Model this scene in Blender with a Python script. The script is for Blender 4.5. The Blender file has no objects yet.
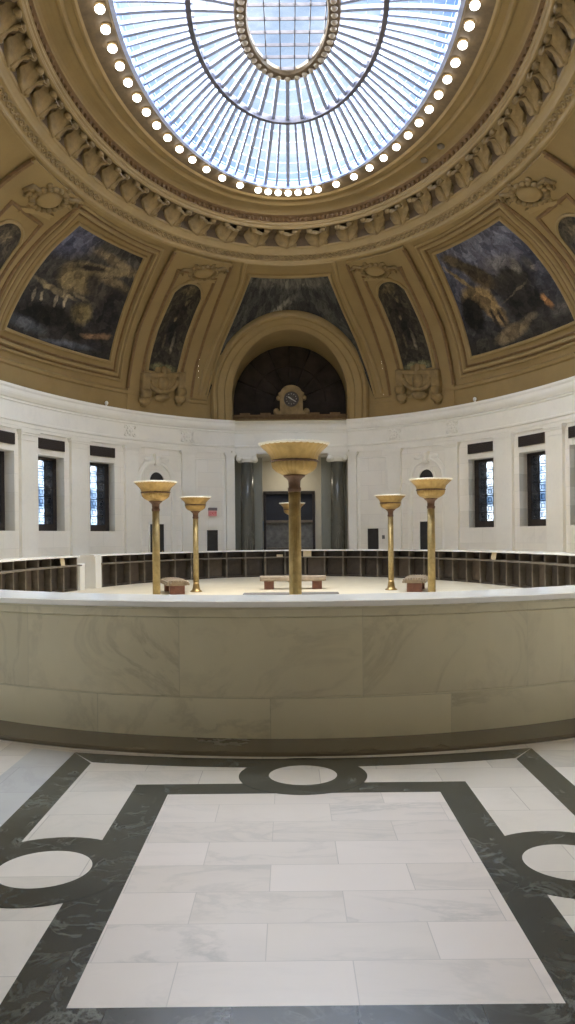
import bpy, bmesh, math, random
from mathutils import Vector, Matrix
random.seed(7)
R_ = math.radians
PI = math.pi
scene = bpy.context.scene
COL = scene.collection
CX, CY = 0.07, 19.5            # centre of the oval hall
WA, WB = 10.3, 17.1            # wall ellipse
EYE = 1.5

# ------------------------------------------------------------------ mesh builder
class MB:
    def __init__(self):
        self.v, self.f, self.uv, self.sm = [], [], [], []
    def add(self, verts, faces, uvs=None, smooth=False, M=None):
        o = len(self.v)
        for p in verts:
            p = Vector(p)
            if M is not None: p = M @ p
            self.v.append(tuple(p))
        for i, f in enumerate(faces):
            self.f.append(tuple(o + k for k in f))
            self.uv.append([uvs[k] for k in f] if uvs else [(0, 0)] * len(f))
            self.sm.append(smooth)
        return self
    def box(self, cx, cy, cz, sx, sy, sz, M=None):
        x0, x1, y0, y1, z0, z1 = cx-sx/2, cx+sx/2, cy-sy/2, cy+sy/2, cz-sz/2, cz+sz/2
        vs = [(x0,y0,z0),(x1,y0,z0),(x1,y1,z0),(x0,y1,z0),(x0,y0,z1),(x1,y0,z1),(x1,y1,z1),(x0,y1,z1)]
        fs = [(0,3,2,1),(4,5,6,7),(0,1,5,4),(1,2,6,5),(2,3,7,6),(3,0,4,7)]
        return self.add(vs, fs, None, False, M)
    def bx(self, x0, x1, y0, y1, z0, z1, M=None):
        return self.box((x0+x1)/2, (y0+y1)/2, (z0+z1)/2, x1-x0, y1-y0, z1-z0, M)
    def chbox(self, x0, x1, y0, y1, z0, z1, c, M=None):
        """box with bevelled vertical edges and top"""
        pts = [(x0+c,y0),(x1-c,y0),(x1,y0+c),(x1,y1-c),(x1-c,y1),(x0+c,y1),(x0,y1-c),(x0,y0+c)]
        pin = [(x0+2*c,y0+c),(x1-2*c,y0+c),(x1-c,y0+2*c),(x1-c,y1-2*c),(x1-2*c,y1-c),(x0+2*c,y1-c),(x0+c,y1-2*c),(x0+c,y0+2*c)]
        vs = [(x,y,z0) for x,y in pts]+[(x,y,z1-c) for x,y in pts]+[(x,y,z1) for x,y in pin]
        fs = [tuple(range(7,-1,-1)), tuple(range(16,24))]
        for k in range(8):
            j = (k+1) % 8
            fs += [(k,j,8+j,8+k),(8+k,8+j,16+j,16+k)]
        return self.add(vs, fs, None, False, M)
    def lathe(self, prof, n=32, M=None, flute=0, depth=0.0, smooth=True, cap=True, sx=1.0, sy=1.0):
        vs, fs = [], []
        for (r, z) in prof:
            for k in range(n):
                a = 2*PI*k/n
                rr = r
                if flute: rr = r*(1 - depth*(0.5-0.5*math.cos(flute*a)))
                vs.append((rr*math.cos(a)*sx, rr*math.sin(a)*sy, z))
        m = len(prof)
        for i in range(m-1):
            for k in range(n):
                j = (k+1) % n
                fs.append((i*n+k, i*n+j, (i+1)*n+j, (i+1)*n+k))
        if cap:
            if prof[0][0] > 1e-4: fs.append(tuple(range(n-1, -1, -1)))
            if prof[-1][0] > 1e-4: fs.append(tuple((m-1)*n+k for k in range(n)))
        return self.add(vs, fs, None, smooth, M)
    def sphere(self, c, rx, ry=None, rz=None, nu=12, nv=8, M=None):
        ry = rx if ry is None else ry; rz = rx if rz is None else rz
        vs, fs = [(c[0], c[1], c[2]-rz)], []
        for i in range(1, nv):
            t = PI*i/nv
            for k in range(nu):
                a = 2*PI*k/nu
                vs.append((c[0]+rx*math.sin(t)*math.cos(a), c[1]+ry*math.sin(t)*math.sin(a), c[2]-rz*math.cos(t)))
        vs.append((c[0], c[1], c[2]+rz))
        for k in range(nu):
            j = (k+1) % nu
            fs.append((0, 1+j, 1+k))
            for i in range(nv-2):
                fs.append((1+i*nu+k, 1+i*nu+j, 1+(i+1)*nu+j, 1+(i+1)*nu+k))
            fs.append((1+(nv-2)*nu+k, 1+(nv-2)*nu+j, len(vs)-1))
        return self.add(vs, fs, None, True, M)
    def sweep(self, pts, ups, prof, closed=False, smooth=False, M=None):
        """sweep closed profile [(side, up)] along pts; ups = up vector at each point"""
        n, m = len(pts), len(prof)
        vs, fs = [], []
        P = [Vector(p) for p in pts]
        for i in range(n):
            if closed: t = P[(i+1) % n]-P[i-1]
            else: t = P[min(i+1, n-1)]-P[max(i-1, 0)]
            if t.length < 1e-9: t = Vector((1,0,0))
            t.normalize()
            u = Vector(ups[i]); u = (u - t*u.dot(t)); u.normalize()
            s = t.cross(u)
            k = 1.0
            if closed or 0 < i < n-1:
                a = (P[i]-P[i-1]); b = (P[(i+1) % n]-P[i])
                if a.length > 1e-9 and b.length > 1e-9:
                    c = max(-1, min(1, a.normalized().dot(b.normalized())))
                    k = min(1.6, 1/max(0.3, math.cos(math.acos(c)/2)))
            for (x, y) in prof: vs.append(P[i]+s*x*k+u*y)
        for i in range(n if closed else n-1):
            j = (i+1) % n
            for q in range(m):
                r = (q+1) % m
                fs.append((i*m+q, i*m+r, j*m+r, j*m+q))
        if not closed:
            fs.append(tuple(range(m-1, -1, -1))); fs.append(tuple((n-1)*m+q for q in range(m)))
        return self.add(vs, fs, None, smooth, M)
    def tube(self, pts, r, n=8, closed=False, M=None):
        P = [Vector(p) for p in pts]
        d = (P[-1]-P[0]) if not closed else Vector((0,0,1))
        up = Vector((0,0,1))
        if not closed and abs(d.normalized().z) > 0.9: up = Vector((0,1,0))
        if closed:
            up = (P[1]-P[0]).cross(P[len(P)//3]-P[0]).normalized()
        return self.sweep(pts, [up]*len(pts), [(r*math.cos(2*PI*k/n), r*math.sin(2*PI*k/n)) for k in range(n)], closed, True, M)
    def grid(self, fn, nu, nv, uvfn=None, smooth=True, flip=False, M=None):
        vs, uvs, fs = [], [], []
        for j in range(nv+1):
            for i in range(nu+1):
                u, v = i/nu, j/nv
                vs.append(fn(u, v)); uvs.append(uvfn(u, v) if uvfn else (u, v))
        for j in range(nv):
            for i in range(nu):
                q = (j*(nu+1)+i, j*(nu+1)+i+1, (j+1)*(nu+1)+i+1, (j+1)*(nu+1)+i)
                fs.append(q[::-1] if flip else q)
        return self.add(vs, fs, uvs, smooth, M)
    def ring(self, prof, t0, t1, n, closed_prof=True, smooth=False, cx=CX, cy=CY):
        """prof: list of (a, b, z), swept round the oval from t0 to t1 degrees"""
        m = len(prof)
        full = abs(abs(t1-t0)-360) < 1e-6
        vs, uvs, fs = [], [], []
        cum = [0.0]
        for q in range(1, m):
            cum.append(cum[-1]+math.dist(prof[q], prof[q-1]))
        arc = 0.0
        for i in range(n+1):
            t = R_(t0+(t1-t0)*i/n)
            if i:
                tp = R_(t0+(t1-t0)*(i-0.5)/n)
                arc += math.hypot(prof[0][0]*math.sin(tp), prof[0][1]*math.cos(tp))*abs(R_(t1-t0))/n
            for q, (a, b, z) in enumerate(prof):
                vs.append((cx+a*math.cos(t), cy+b*math.sin(t), z)); uvs.append((arc, z if closed_prof else cum[q]))
        for i in range(n):
            for q in range(m if closed_prof else m-1):
                r = (q+1) % m
                fs.append((i*m+q, (i+1)*m+q, (i+1)*m+r, i*m+r))
        if closed_prof and not full:
            fs.append(tuple(range(m))); fs.append(tuple(n*m+q for q in range(m-1, -1, -1)))
        return self.add(vs, fs, uvs, smooth)
    def disc(self, c, rx, ry, n=48, M=None):
        vs = [(c[0]+rx*math.cos(2*PI*k/n), c[1]+ry*math.sin(2*PI*k/n), c[2]) for k in range(n)]
        return self.add(vs, [tuple(range(n))], [(v[0], v[1]) for v in vs], False, M)
    def poly(self, pts, z0, z1, M=None):
        """extrude a 2D polygon (ccw) in z"""
        n = len(pts)
        vs = [(x, y, z0) for x, y in pts]+[(x, y, z1) for x, y in pts]
        fs = [tuple(range(n-1, -1, -1)), tuple(range(n, 2*n))]+[(k, (k+1) % n, n+(k+1) % n, n+k) for k in range(n)]
        return self.add(vs, fs, [(v[0], v[1]) for v in vs], False, M)
    def mesh(self, name, mat, fix=True):
        me = bpy.data.meshes.new(name)
        me.from_pydata(self.v, [], self.f)
        uvl = me.uv_layers.new(name='UVMap')
        flat = [c for face in self.uv for uv in face for c in uv]
        uvl.data.foreach_set('uv', flat)
        me.polygons.foreach_set('use_smooth', self.sm)
        me.materials.append(mat)
        if fix:
            bm = bmesh.new(); bm.from_mesh(me)
            bmesh.ops.recalc_face_normals(bm, faces=bm.faces); bm.to_mesh(me); bm.free()
        me.update()
        return me

def obj(name, mb, mat, parent=None, loc=None, M=None, fix=True):
    me = mb.mesh(name, mat, fix) if isinstance(mb, MB) else mb
    o = bpy.data.objects.new(name, me); COL.objects.link(o)
    if parent is not None: o.parent = parent
    if M is not None: o.matrix_world = M
    elif loc is not None: o.location = loc
    return o
def empty(name, M=None, loc=None):
    o = bpy.data.objects.new(name, None); COL.objects.link(o)
    o.empty_display_size = 0.2
    if M is not None: o.matrix_world = M
    elif loc is not None: o.location = loc
    return o
def tag(o, label, cat, group=None):
    o['label'] = label; o['category'] = cat
    if group: o['group'] = group
    return o
def struct(o):
    o['kind'] = 'structure'; return o
def copy_tree(o, M=None, parent=None):
    c = o.copy(); COL.objects.link(c)
    if parent is not None:
        c.parent = parent
    if M is not None: c.matrix_world = M
    for ch in list(o.children): copy_tree(ch, None, c)
    return c

# ------------------------------------------------------------------ materials
def lin(c):
    return tuple((x/12.92 if x <= 0.04045 else ((x+0.055)/1.055)**2.4) for x in (q/255 for q in c))
def newmat(name):
    m = bpy.data.materials.new(name); m.use_nodes = True
    nt = m.node_tree; nt.nodes.clear()
    out = nt.nodes.new('ShaderNodeOutputMaterial'); b = nt.nodes.new('ShaderNodeBsdfPrincipled')
    nt.links.new(b.outputs[0], out.inputs[0])
    return m, nt, b, out
def N(nt, t, **kw):
    n = nt.nodes.new(t)
    for k, v in kw.items():
        if hasattr(n, k): setattr(n, k, v)
        else: n.inputs[k].default_value = v
    return n
def mixc(nt, fac, a, b, mode='MIX'):
    m = nt.nodes.new('ShaderNodeMix'); m.data_type = 'RGBA'; m.blend_type = mode
    for s, v in ((0, fac), (6, a), (7, b)):
        if hasattr(v, 'is_linked') or hasattr(v, 'links'): nt.links.new(v, m.inputs[s])
        elif s == 0: m.inputs[0].default_value = v
        else: m.inputs[s].default_value = (*v, 1) if len(v) == 3 else v
    return m.outputs[2]
def ramp(nt, src, p0, p1, c0=(0,0,0), c1=(1,1,1)):
    r = nt.nodes.new('ShaderNodeValToRGB')
    r.color_ramp.elements[0].position = p0; r.color_ramp.elements[0].color = (*c0, 1)
    r.color_ramp.elements[1].position = p1; r.color_ramp.elements[1].color = (*c1, 1)
    nt.links.new(src, r.inputs[0]); return r.outputs[0]
def plain(name, col, rough=0.6, metal=0.0, var=0.12, scale=6.0, bump=0.0, bscale=40, spec=0.5):
    m, nt, b, out = newmat(name)
    tc = N(nt, 'ShaderNodeTexCoord')
    no = N(nt, 'ShaderNodeTexNoise', Scale=scale, Detail=6.0, Roughness=0.6)
    nt.links.new(tc.outputs['Object'], no.inputs['Vector'])
    f = ramp(nt, no.outputs[0], 0.3, 0.7)
    c = mixc(nt, f, tuple(x*(1-var) for x in col), tuple(min(1, x*(1+var)) for x in col))
    nt.links.new(c, b.inputs['Base Color'])
    b.inputs['Roughness'].default_value = rough; b.inputs['Metallic'].default_value = metal
    b.inputs['Specular IOR Level'].default_value = spec
    if bump:
        n2 = N(nt, 'ShaderNodeTexNoise', Scale=bscale, Detail=4.0)
        nt.links.new(tc.outputs['Object'], n2.inputs['Vector'])
        bp = N(nt, 'ShaderNodeBump', Strength=bump, Distance=0.02)
        nt.links.new(n2.outputs[0], bp.inputs['Height']); nt.links.new(bp.outputs[0], b.inputs['Normal'])
    return m
def marble(name, base, vein, rough=0.35, scale=1.2, vein_amt=0.5, brick=None, coord='Object', var=0.10, offs=(0,0,0), spec=0.5, joint=0.7, vdir=(1,1,1)):
    """brick = (width, height, mortar) in metres"""
    m, nt, b, out = newmat(name)
    tc = N(nt, 'ShaderNodeTexCoord')
    mp = N(nt, 'ShaderNodeMapping'); mp.inputs['Location'].default_value = offs
    nt.links.new(tc.outputs[coord], mp.inputs['Vector'])
    vec = mp.outputs[0]
    nv = tc.outputs['Object']
    ms = N(nt, 'ShaderNodeMapping'); ms.inputs['Scale'].default_value = vdir
    nt.links.new(nv, ms.inputs['Vector']); nv = ms.outputs[0]
    tile = None
    if brick:
        br = N(nt, 'ShaderNodeTexBrick', Scale=1.0)
        br.inputs['Brick Width'].default_value = brick[0]; br.inputs['Row Height'].default_value = brick[1]
        br.inputs['Mortar Size'].default_value = brick[2]; br.inputs['Mortar Smooth'].default_value = 0.2
        br.inputs['Bias'].default_value = 0.0
        br.inputs['Color1'].default_value = (0,0,0,1); br.inputs['Color2'].default_value = (1,1,1,1); br.inputs['Mortar'].default_value = (0.5,0.5,0.5,1)
        nt.links.new(vec, br.inputs['Vector'])
        tile = br
        # each slab has its own veining: shift noise by the slab tone
        ad = N(nt, 'ShaderNodeVectorMath', operation='ADD'); sc = N(nt, 'ShaderNodeVectorMath', operation='SCALE')
        nt.links.new(br.outputs['Color'], sc.inputs[0]); sc.inputs['Scale'].default_value = 7.0
        nt.links.new(nv, ad.inputs[0]); nt.links.new(sc.outputs[0], ad.inputs[1])
        nv = ad.outputs[0]
    n1 = N(nt, 'ShaderNodeTexNoise', Scale=scale, Detail=9.0, Roughness=0.62, Distortion=1.2)
    n2 = N(nt, 'ShaderNodeTexNoise', Scale=scale*0.45, Detail=5.0, Roughness=0.6)
    nt.links.new(nv, n1.inputs['Vector']); nt.links.new(nv, n2.inputs['Vector'])
    ab = N(nt, 'ShaderNodeMath', operation='SUBTRACT'); nt.links.new(n1.outputs[0], ab.inputs[0]); ab.inputs[1].default_value = 0.5
    a2 = N(nt, 'ShaderNodeMath', operation='ABSOLUTE'); nt.links.new(ab.outputs[0], a2.inputs[0])
    vf = ramp(nt, a2.outputs[0], 0.0, 0.045, (1,1,1), (0,0,0))
    patch = ramp(nt, n2.outputs[0], 0.42, 0.72)
    mu = N(nt, 'ShaderNodeMath', operation='MULTIPLY'); nt.links.new(vf, mu.inputs[0]); nt.links.new(patch, mu.inputs[1])
    mu2 = N(nt, 'ShaderNodeMath', operation='MULTIPLY'); nt.links.new(mu.outputs[0], mu2.inputs[0]); mu2.inputs[1].default_value = vein_amt
    c = mixc(nt, patch, tuple(min(1, x*(1+var*0.4)) for x in base), tuple(x*(1-var) for x in base))
    if tile:
        c = mixc(nt, 0.85, c, mixc(nt, tile.outputs['Color'], tuple(x*(1-var) for x in (1.0,0.985,0.96)), (1.0,0.99,1.0)), 'MULTIPLY')
    c = mixc(nt, mu2.outputs[0], c, vein)
    if tile:
        jf = N(nt, 'ShaderNodeMath', operation='MULTIPLY'); nt.links.new(tile.outputs['Fac'], jf.inputs[0]); jf.inputs[1].default_value = joint
        c = mixc(nt, jf.outputs[0], c, tuple(x*0.35 for x in base))
    nt.links.new(c, b.inputs['Base Color'])
    b.inputs['Specular IOR Level'].default_value = spec
    rr = N(nt, 'ShaderNodeMapRange'); rr.inputs['To Min'].default_value = rough*0.8; rr.inputs['To Max'].default_value = rough*1.25
    nt.links.new(n2.outputs[0], rr.inputs['Value']); nt.links.new(rr.outputs[0], b.inputs['Roughness'])
    return m
def emis(name, col, strength):
    m = bpy.data.materials.new(name); m.use_nodes = True
    nt = m.node_tree; nt.nodes.clear()
    o = N(nt, 'ShaderNodeOutputMaterial'); e = N(nt, 'ShaderNodeEmission')
    e.inputs[0].default_value = (*col, 1); e.inputs[1].default_value = strength
    nt.links.new(e.outputs[0], o.inputs[0]); return m

def skyglass(name, tint_a, tint_b, scale=0.5, edge=None):
    """thin clear panes with dirty and bluish ones among them"""
    m = bpy.data.materials.new(name); m.use_nodes = True
    nt = m.node_tree; nt.nodes.clear()
    o = N(nt, 'ShaderNodeOutputMaterial'); t = N(nt, 'ShaderNodeBsdfTransparent'); g = N(nt, 'ShaderNodeBsdfGlossy')
    g.inputs['Roughness'].default_value = 0.15
    tc = N(nt, 'ShaderNodeTexCoord'); no = N(nt, 'ShaderNodeTexNoise', Scale=scale, Detail=5.0, Roughness=0.65)
    nt.links.new(tc.outputs['Object'], no.inputs['Vector'])
    f = ramp(nt, no.outputs[0], 0.35, 0.62)
    c = mixc(nt, f, tint_a, tint_b)
    if edge:
        # panes tint bluer towards the rim (v runs 0 at the oculus to 1 at the rim)
        sx = N(nt, 'ShaderNodeSeparateXYZ'); nt.links.new(tc.outputs['UV'], sx.inputs[0])
        ef = ramp(nt, sx.outputs[1], edge[0], edge[1])
        c = mixc(nt, ef, c, edge[2])
    nt.links.new(c, t.inputs[0])
    mx = N(nt, 'ShaderNodeMixShader'); mx.inputs[0].default_value = 0.04
    nt.links.new(t.outputs[0], mx.inputs[1]); nt.links.new(g.outputs[0], mx.inputs[2]); nt.links.new(mx.outputs[0], o.inputs[0])
    return m

def painting(name, top, bottom, blobs, warp=0.25, grain=0.5, asp=(1.0,1.0)):
    """old mural: graded ground plus soft brushed shapes. blobs: (cx, cy, rx, ry, rot, colour, softness)"""
    m, nt, b, out = newmat(name)
    tc = N(nt, 'ShaderNodeTexCoord')
    av = N(nt, 'ShaderNodeVectorMath', operation='MULTIPLY'); nt.links.new(tc.outputs['UV'], av.inputs[0]); av.inputs[1].default_value = (asp[0], asp[1], 1.0)
    no = N(nt, 'ShaderNodeTexNoise', Scale=7.0, Detail=8.0, Roughness=0.7)
    nt.links.new(av.outputs[0], no.inputs['Vector'])
    sb = N(nt, 'ShaderNodeVectorMath', operation='SUBTRACT'); nt.links.new(no.outputs['Color'], sb.inputs[0]); sb.inputs[1].default_value = (0.5,0.5,0.5)
    sc = N(nt, 'ShaderNodeVectorMath', operation='SCALE'); nt.links.new(sb.outputs[0], sc.inputs[0]); sc.inputs['Scale'].default_value = warp
    ad = N(nt, 'ShaderNodeVectorMath', operation='ADD'); nt.links.new(tc.outputs['UV'], ad.inputs[0]); nt.links.new(sc.outputs[0], ad.inputs[1])
    sx = N(nt, 'ShaderNodeSeparateXYZ'); nt.links.new(ad.outputs[0], sx.inputs[0])
    c = ramp(nt, sx.outputs[1], 0.1, 0.9, bottom, top)
    for (cx, cy, rx, ry, rot, col, soft) in blobs:
        mp = N(nt, 'ShaderNodeMapping'); mp.vector_type = 'TEXTURE'
        mp.inputs['Location'].default_value = (cx, cy, 0); mp.inputs['Rotation'].default_value = (0, 0, R_(rot)); mp.inputs['Scale'].default_value = (rx, ry, 1)
        nt.links.new(ad.outputs[0], mp.inputs['Vector'])
        ln = N(nt, 'ShaderNodeVectorMath', operation='LENGTH'); nt.links.new(mp.outputs[0], ln.inputs[0])
        f = ramp(nt, ln.outputs['Value'], max(0, 1-soft), 1.0, (1,1,1), (0,0,0))
        c = mixc(nt, f, c, col)
    # crowd of small brushed forms, then fine grain
    vo = N(nt, 'ShaderNodeTexVoronoi', Scale=11.0); vo.feature = 'F1'
    ad2 = N(nt, 'ShaderNodeVectorMath', operation='MULTIPLY'); nt.links.new(ad.outputs[0], ad2.inputs[0]); ad2.inputs[1].default_value = (asp[0]*1.3, asp[1]*1.0, 1.0)
    nt.links.new(ad2.outputs[0], vo.inputs['Vector'])
    sv = N(nt, 'ShaderNodeSeparateXYZ'); nt.links.new(vo.outputs['Color'], sv.inputs[0])
    g0 = ramp(nt, sv.outputs[0], 0.1, 0.95, (0.45,0.45,0.48), (1.5,1.45,1.35))
    c = mixc(nt, 0.75, c, g0, 'MULTIPLY')
    n2 = N(nt, 'ShaderNodeTexNoise', Scale=15.0, Detail=9.0, Roughness=0.8, Distortion=0.8)
    nt.links.new(av.outputs[0], n2.inputs['Vector'])
    g = ramp(nt, n2.outputs[0], 0.35, 0.68, (1-grain,)*3, (1+grain,)*3)
    c = mixc(nt, 1.0, c, g, 'MULTIPLY')
    nt.links.new(c, b.inputs['Base Color']); b.inputs['Roughness'].default_value = 0.75
    b.inputs['Specular IOR Level'].default_value = 0.2
    return m

M = {}
M['wall'] = marble('white_wall_marble', (0.80,0.775,0.70), (0.55,0.54,0.50), 0.45, 0.9, 0.25, (1.25,0.62,0.006), 'UV', 0.05, joint=0.25)
M['trimw'] = marble('white_carved_marble', (0.80,0.775,0.70), (0.58,0.57,0.53), 0.45, 1.5, 0.25, var=0.05)
M['floor'] = marble('grey_white_floor_marble', (0.69,0.645,0.585), (0.42,0.40,0.37), 0.22, 1.3, 0.4, (0.75,0.42,0.0025), 'Object', 0.12, joint=0.5, offs=(0.2,0.08,0))
M['field'] = marble('white_tile_marble', (0.625,0.560,0.505), (0.34,0.315,0.285), 0.34, 1.6, 0.7, (0.62,0.29,0.0022), 'Object', 0.09, offs=(0.1,-2.655+0.29*10,0), joint=0.45, vdir=(0.6,1.6,1))
M['greystrip'] = marble('grey_floor_marble', (0.50,0.50,0.49), (0.35,0.35,0.35), 0.25, 1.5, 0.4, (0.6,0.55,0.0025), 'Object', 0.1, joint=0.4)
M['dark'] = marble('dark_green_marble', (0.045,0.046,0.037), (0.21,0.22,0.19), 0.22, 4.5, 0.75, (0.40,0.9,0.002), 'Object', 0.4, joint=0.5)
M['step'] = marble('brown_step_marble', (0.125,0.102,0.070), (0.16,0.13,0.09), 0.25, 2.5, 0.5, var=0.25)
M['counter'] = marble('veined_counter_marble', (0.68,0.615,0.43), (0.26,0.215,0.135), 0.30, 1.1, 0.6, (1.35,0.655,0.004), 'UV', 0.14, offs=(0.55,0.33,0), joint=0.28)
M['top'] = marble('white_counter_top', (0.86,0.83,0.77), (0.6,0.6,0.58), 0.22, 1.5, 0.3, var=0.06)
M['carpet'] = plain('cream_inner_floor', (0.60,0.535,0.41), 0.55, 0, 0.06, 2.0)
M['wood'] = plain('dark_walnut', (0.055,0.040,0.030), 0.45, 0, 0.35, 5.0)
M['woodlight'] = plain('brown_panel_wood', (0.115,0.085,0.060), 0.5, 0, 0.25, 4.0)
M['woodedge'] = plain('worn_wood_edge', (0.17,0.14,0.105), 0.5, 0, 0.25, 5.0)
M['dome'] = plain('tan_plaster', (0.265,0.182,0.075), 0.7, 0, 0.10, 0.9, 0.12, 30, 0.3)
M['domelight'] = plain('pale_tan_plaster', (0.29,0.203,0.088), 0.65, 0, 0.10, 1.5, 0.1, 30, 0.3)
M['domered'] = plain('ochre_moulding', (0.17,0.100,0.042), 0.7, 0, 0.2, 6.0, 0.3, 25, 0.3)
M['carved'] = plain('carved_tan_plaster', (0.225,0.155,0.067), 0.7, 0, 0.3, 4.0, 0.5, 18, 0.3)
M['bulbband'] = plain('brown_bulb_band', (0.115,0.078,0.038), 0.7, 0, 0.2, 6.0)
M['recess'] = plain('brown_ceiling_recess', (0.13,0.085,0.045), 0.8, 0, 0.3, 3.0)
M['lunette'] = plain('dark_lunette_plate', (0.030,0.022,0.016), 0.8, 0, 0.4, 1.5, spec=0.2)  # near-black plate closing the arch recess
M['brass'] = plain('gilded_bronze', (0.40,0.268,0.105), 0.40, 0.75, 0.18, 9.0)
M['brasspole'] = plain('aged_brass', (0.42,0.31,0.135), 0.40, 0.55, 0.30, 7.0)
M['collar'] = plain('dark_bronze', (0.12,0.062,0.035), 0.5, 0.3, 0.3, 20.0)
M['rim'] = plain('polished_pale_rim', (0.86,0.80,0.66), 0.3, 0.1, 0.06, 9.0)
M['diffuser'] = plain('frosted_white_glass', (0.9,0.9,0.88), 0.35, 0, 0.02, 9.0)
M['iron'] = plain('black_iron', (0.022,0.021,0.022), 0.5, 0.3, 0.3, 9.0)
M['casing'] = plain('dark_bronze_casing', (0.035,0.028,0.026), 0.5, 0.2, 0.3, 6.0)
M['vent'] = plain('brown_metal_grille', (0.045,0.032,0.028), 0.6, 0.2, 0.3, 20.0)
M['doordark'] = plain('dark_door_paint', (0.020,0.019,0.020), 0.45, 0, 0.3, 5.0)
M['navy'] = plain('dark_navy_glass', (0.012,0.015,0.026), 0.6, 0, 0.3, 3.0)
M['greycol'] = marble('grey_green_column_marble', (0.085,0.083,0.068), (0.33,0.32,0.27), 0.25, 1.6, 0.8, var=0.45, vdir=(2,2,0.4))
M['greyanta'] = marble('pale_grey_green_marble', (0.25,0.25,0.205), (0.42,0.42,0.39), 0.35, 1.6, 0.4, var=0.2, vdir=(1.5,1.5,0.5))
M['recwall'] = plain('putty_wall', (0.60,0.56,0.45), 0.7, 0, 0.05, 1.5)
M['bench'] = plain('slatted_bench_wood', (0.33,0.255,0.175), 0.5, 0, 0.2, 9.0)
M['benchleg'] = plain('red_brown_bench_leg', (0.21,0.085,0.055), 0.5, 0, 0.25, 8.0)
M['rib'] = plain('blue_grey_steel', (0.40,0.46,0.68), 0.5, 0.2, 0.15, 4.0)
M['ringsteel'] = plain('dark_ring_steel', (0.13,0.125,0.15), 0.5, 0.2, 0.2, 5.0)
M['bead'] = plain('pale_bead_plaster', (0.42,0.36,0.28), 0.6, 0, 0.2, 9.0)
M['gapshade'] = plain('shaded_gap_soffit', (0.10,0.064,0.030), 0.8, 0, 0.2, 6.0)  # shadow between the leaf brackets, put into the soffit colour
M['gilt'] = plain('tarnished_gilt', (0.125,0.088,0.052), 0.6, 0.1, 0.3, 8.0)
M['exit'] = plain('faded_red_sign', (0.75,0.33,0.33), 0.5, 0, 0.05, 9.0)
M['exitcap'] = plain('grey_sign_housing', (0.18,0.16,0.16), 0.5, 0, 0.1, 9.0)
M['exittext'] = plain('red_letters', (0.62,0.04,0.05), 0.5, 0, 0.05, 9.0)
M['card'] = plain('tan_card', (0.62,0.50,0.31), 0.7, 0, 0.1, 12.0)
M['poster'] = plain('pale_blue_poster', (0.42,0.55,0.66), 0.6, 0, 0.3, 14.0)
M['clockface'] = plain('bronze_clock_face', (0.055,0.045,0.036), 0.5, 0, 0.3, 10.0)
M['clockpale'] = plain('pale_clock_centre', (0.42,0.40,0.36), 0.5, 0, 0.1, 10.0)
M['greybox'] = plain('grey_desk', (0.17,0.165,0.15), 0.6, 0, 0.4, 5.0)
M['bulb'] = emis('lit_bulb', (1.0,0.94,0.86), 4.5)
M['white'] = plain('white_plastic', (0.8,0.8,0.78), 0.5, 0, 0.05, 9.0)
M['glass'] = skyglass('skylight_glass', (0.92,0.93,0.92), (0.56,0.64,0.74), 0.35, (0.84,0.97,(0.50,0.64,0.84)))
M['oculus'] = skyglass('oculus_glass', (0.78,0.80,0.80), (0.55,0.60,0.66), 0.8)
M['winglass'] = skyglass('window_glass', (0.30,0.31,0.32), (0.05,0.07,0.095), 1.2)

# ------------------------------------------------------------------ frames on the oval
def ell(t, a, b, z=0.0):
    return Vector((CX+a*math.cos(t), CY+b*math.sin(t), z))
def wall_frame(deg, z=0.0, inset=0.0, a=WA, b=WB):
    """x to the right seen from inside, y outward, z up; inset moves the origin into the hall"""
    t = R_(deg)
    tan = Vector((a*math.sin(t), -b*math.cos(t), 0)).normalized()
    out = Vector((-tan.y, tan.x, 0))
    p = ell(t, a, b, z)-out*inset
    return Matrix(((tan.x,out.x,0,p.x),(tan.y,out.y,0,p.y),(0,0,1,p.z),(0,0,0,1)))
def wspeed(deg, a=WA, b=WB):
    t = R_(deg); return math.hypot(a*math.sin(t), b*math.cos(t))*PI/180
# dome
DA1, DB1, DZ0, DZ1, UM = 6.65, 10.9, 6.6, 11.55, 1.15
def dome_pt(deg, v):
    u = v*UM
    hh = math.sin(u)/math.sin(UM); o = (1-math.cos(u))/(1-math.cos(UM))
    a = WA+(DA1-WA)*o; b = WB+(DB1-WB)*o
    t = R_(deg)
    return Vector((CX+a*math.cos(t), CY+b*math.sin(t), DZ0+(DZ1-DZ0)*hh))
def dome_basis(deg, v):
    p = dome_pt(deg, v)
    tx = (dome_pt(deg-0.2, v)-dome_pt(deg+0.2, v)).normalized()
    tz = (dome_pt(deg, v+0.004)-dome_pt(deg, v-0.004)).normalized()
    out = tz.cross(tx).normalized()
    if out.dot(Vector((p.x-CX, p.y-CY, 0.5))) < 0: out = -out
    return p, tx, out, tz
def dome_off(deg, v, off):
    """point moved into the hall by off"""
    p, tx, out, tz = dome_basis(deg, v)
    return p-out*off
def dome_frame(deg, v, off=0.0):
    p, tx, out, tz = dome_basis(deg, v)
    tx = out.cross(tz) * -1 if out.cross(tz).dot(tx) < 0 else out.cross(tz)
    p = p-out*off
    return Matrix(((tx.x,out.x,tz.x,p.x),(tx.y,out.y,tz.y,p.y),(tx.z,out.z,tz.z,p.z),(0,0,0,1)))
def dome_xz(X, Z):
    """(degrees, v) of the dome point on the far side with this X and Z"""
    hh = (Z-DZ0)/(DZ1-DZ0)
    u = math.asin(max(-1, min(1, hh*math.sin(UM)))); v = u/UM
    o = (1-math.cos(u))/(1-math.cos(UM))
    a = WA+(DA1-WA)*o
    return math.degrees(math.acos(max(-1, min(1, (X-CX)/a)))), v
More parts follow.
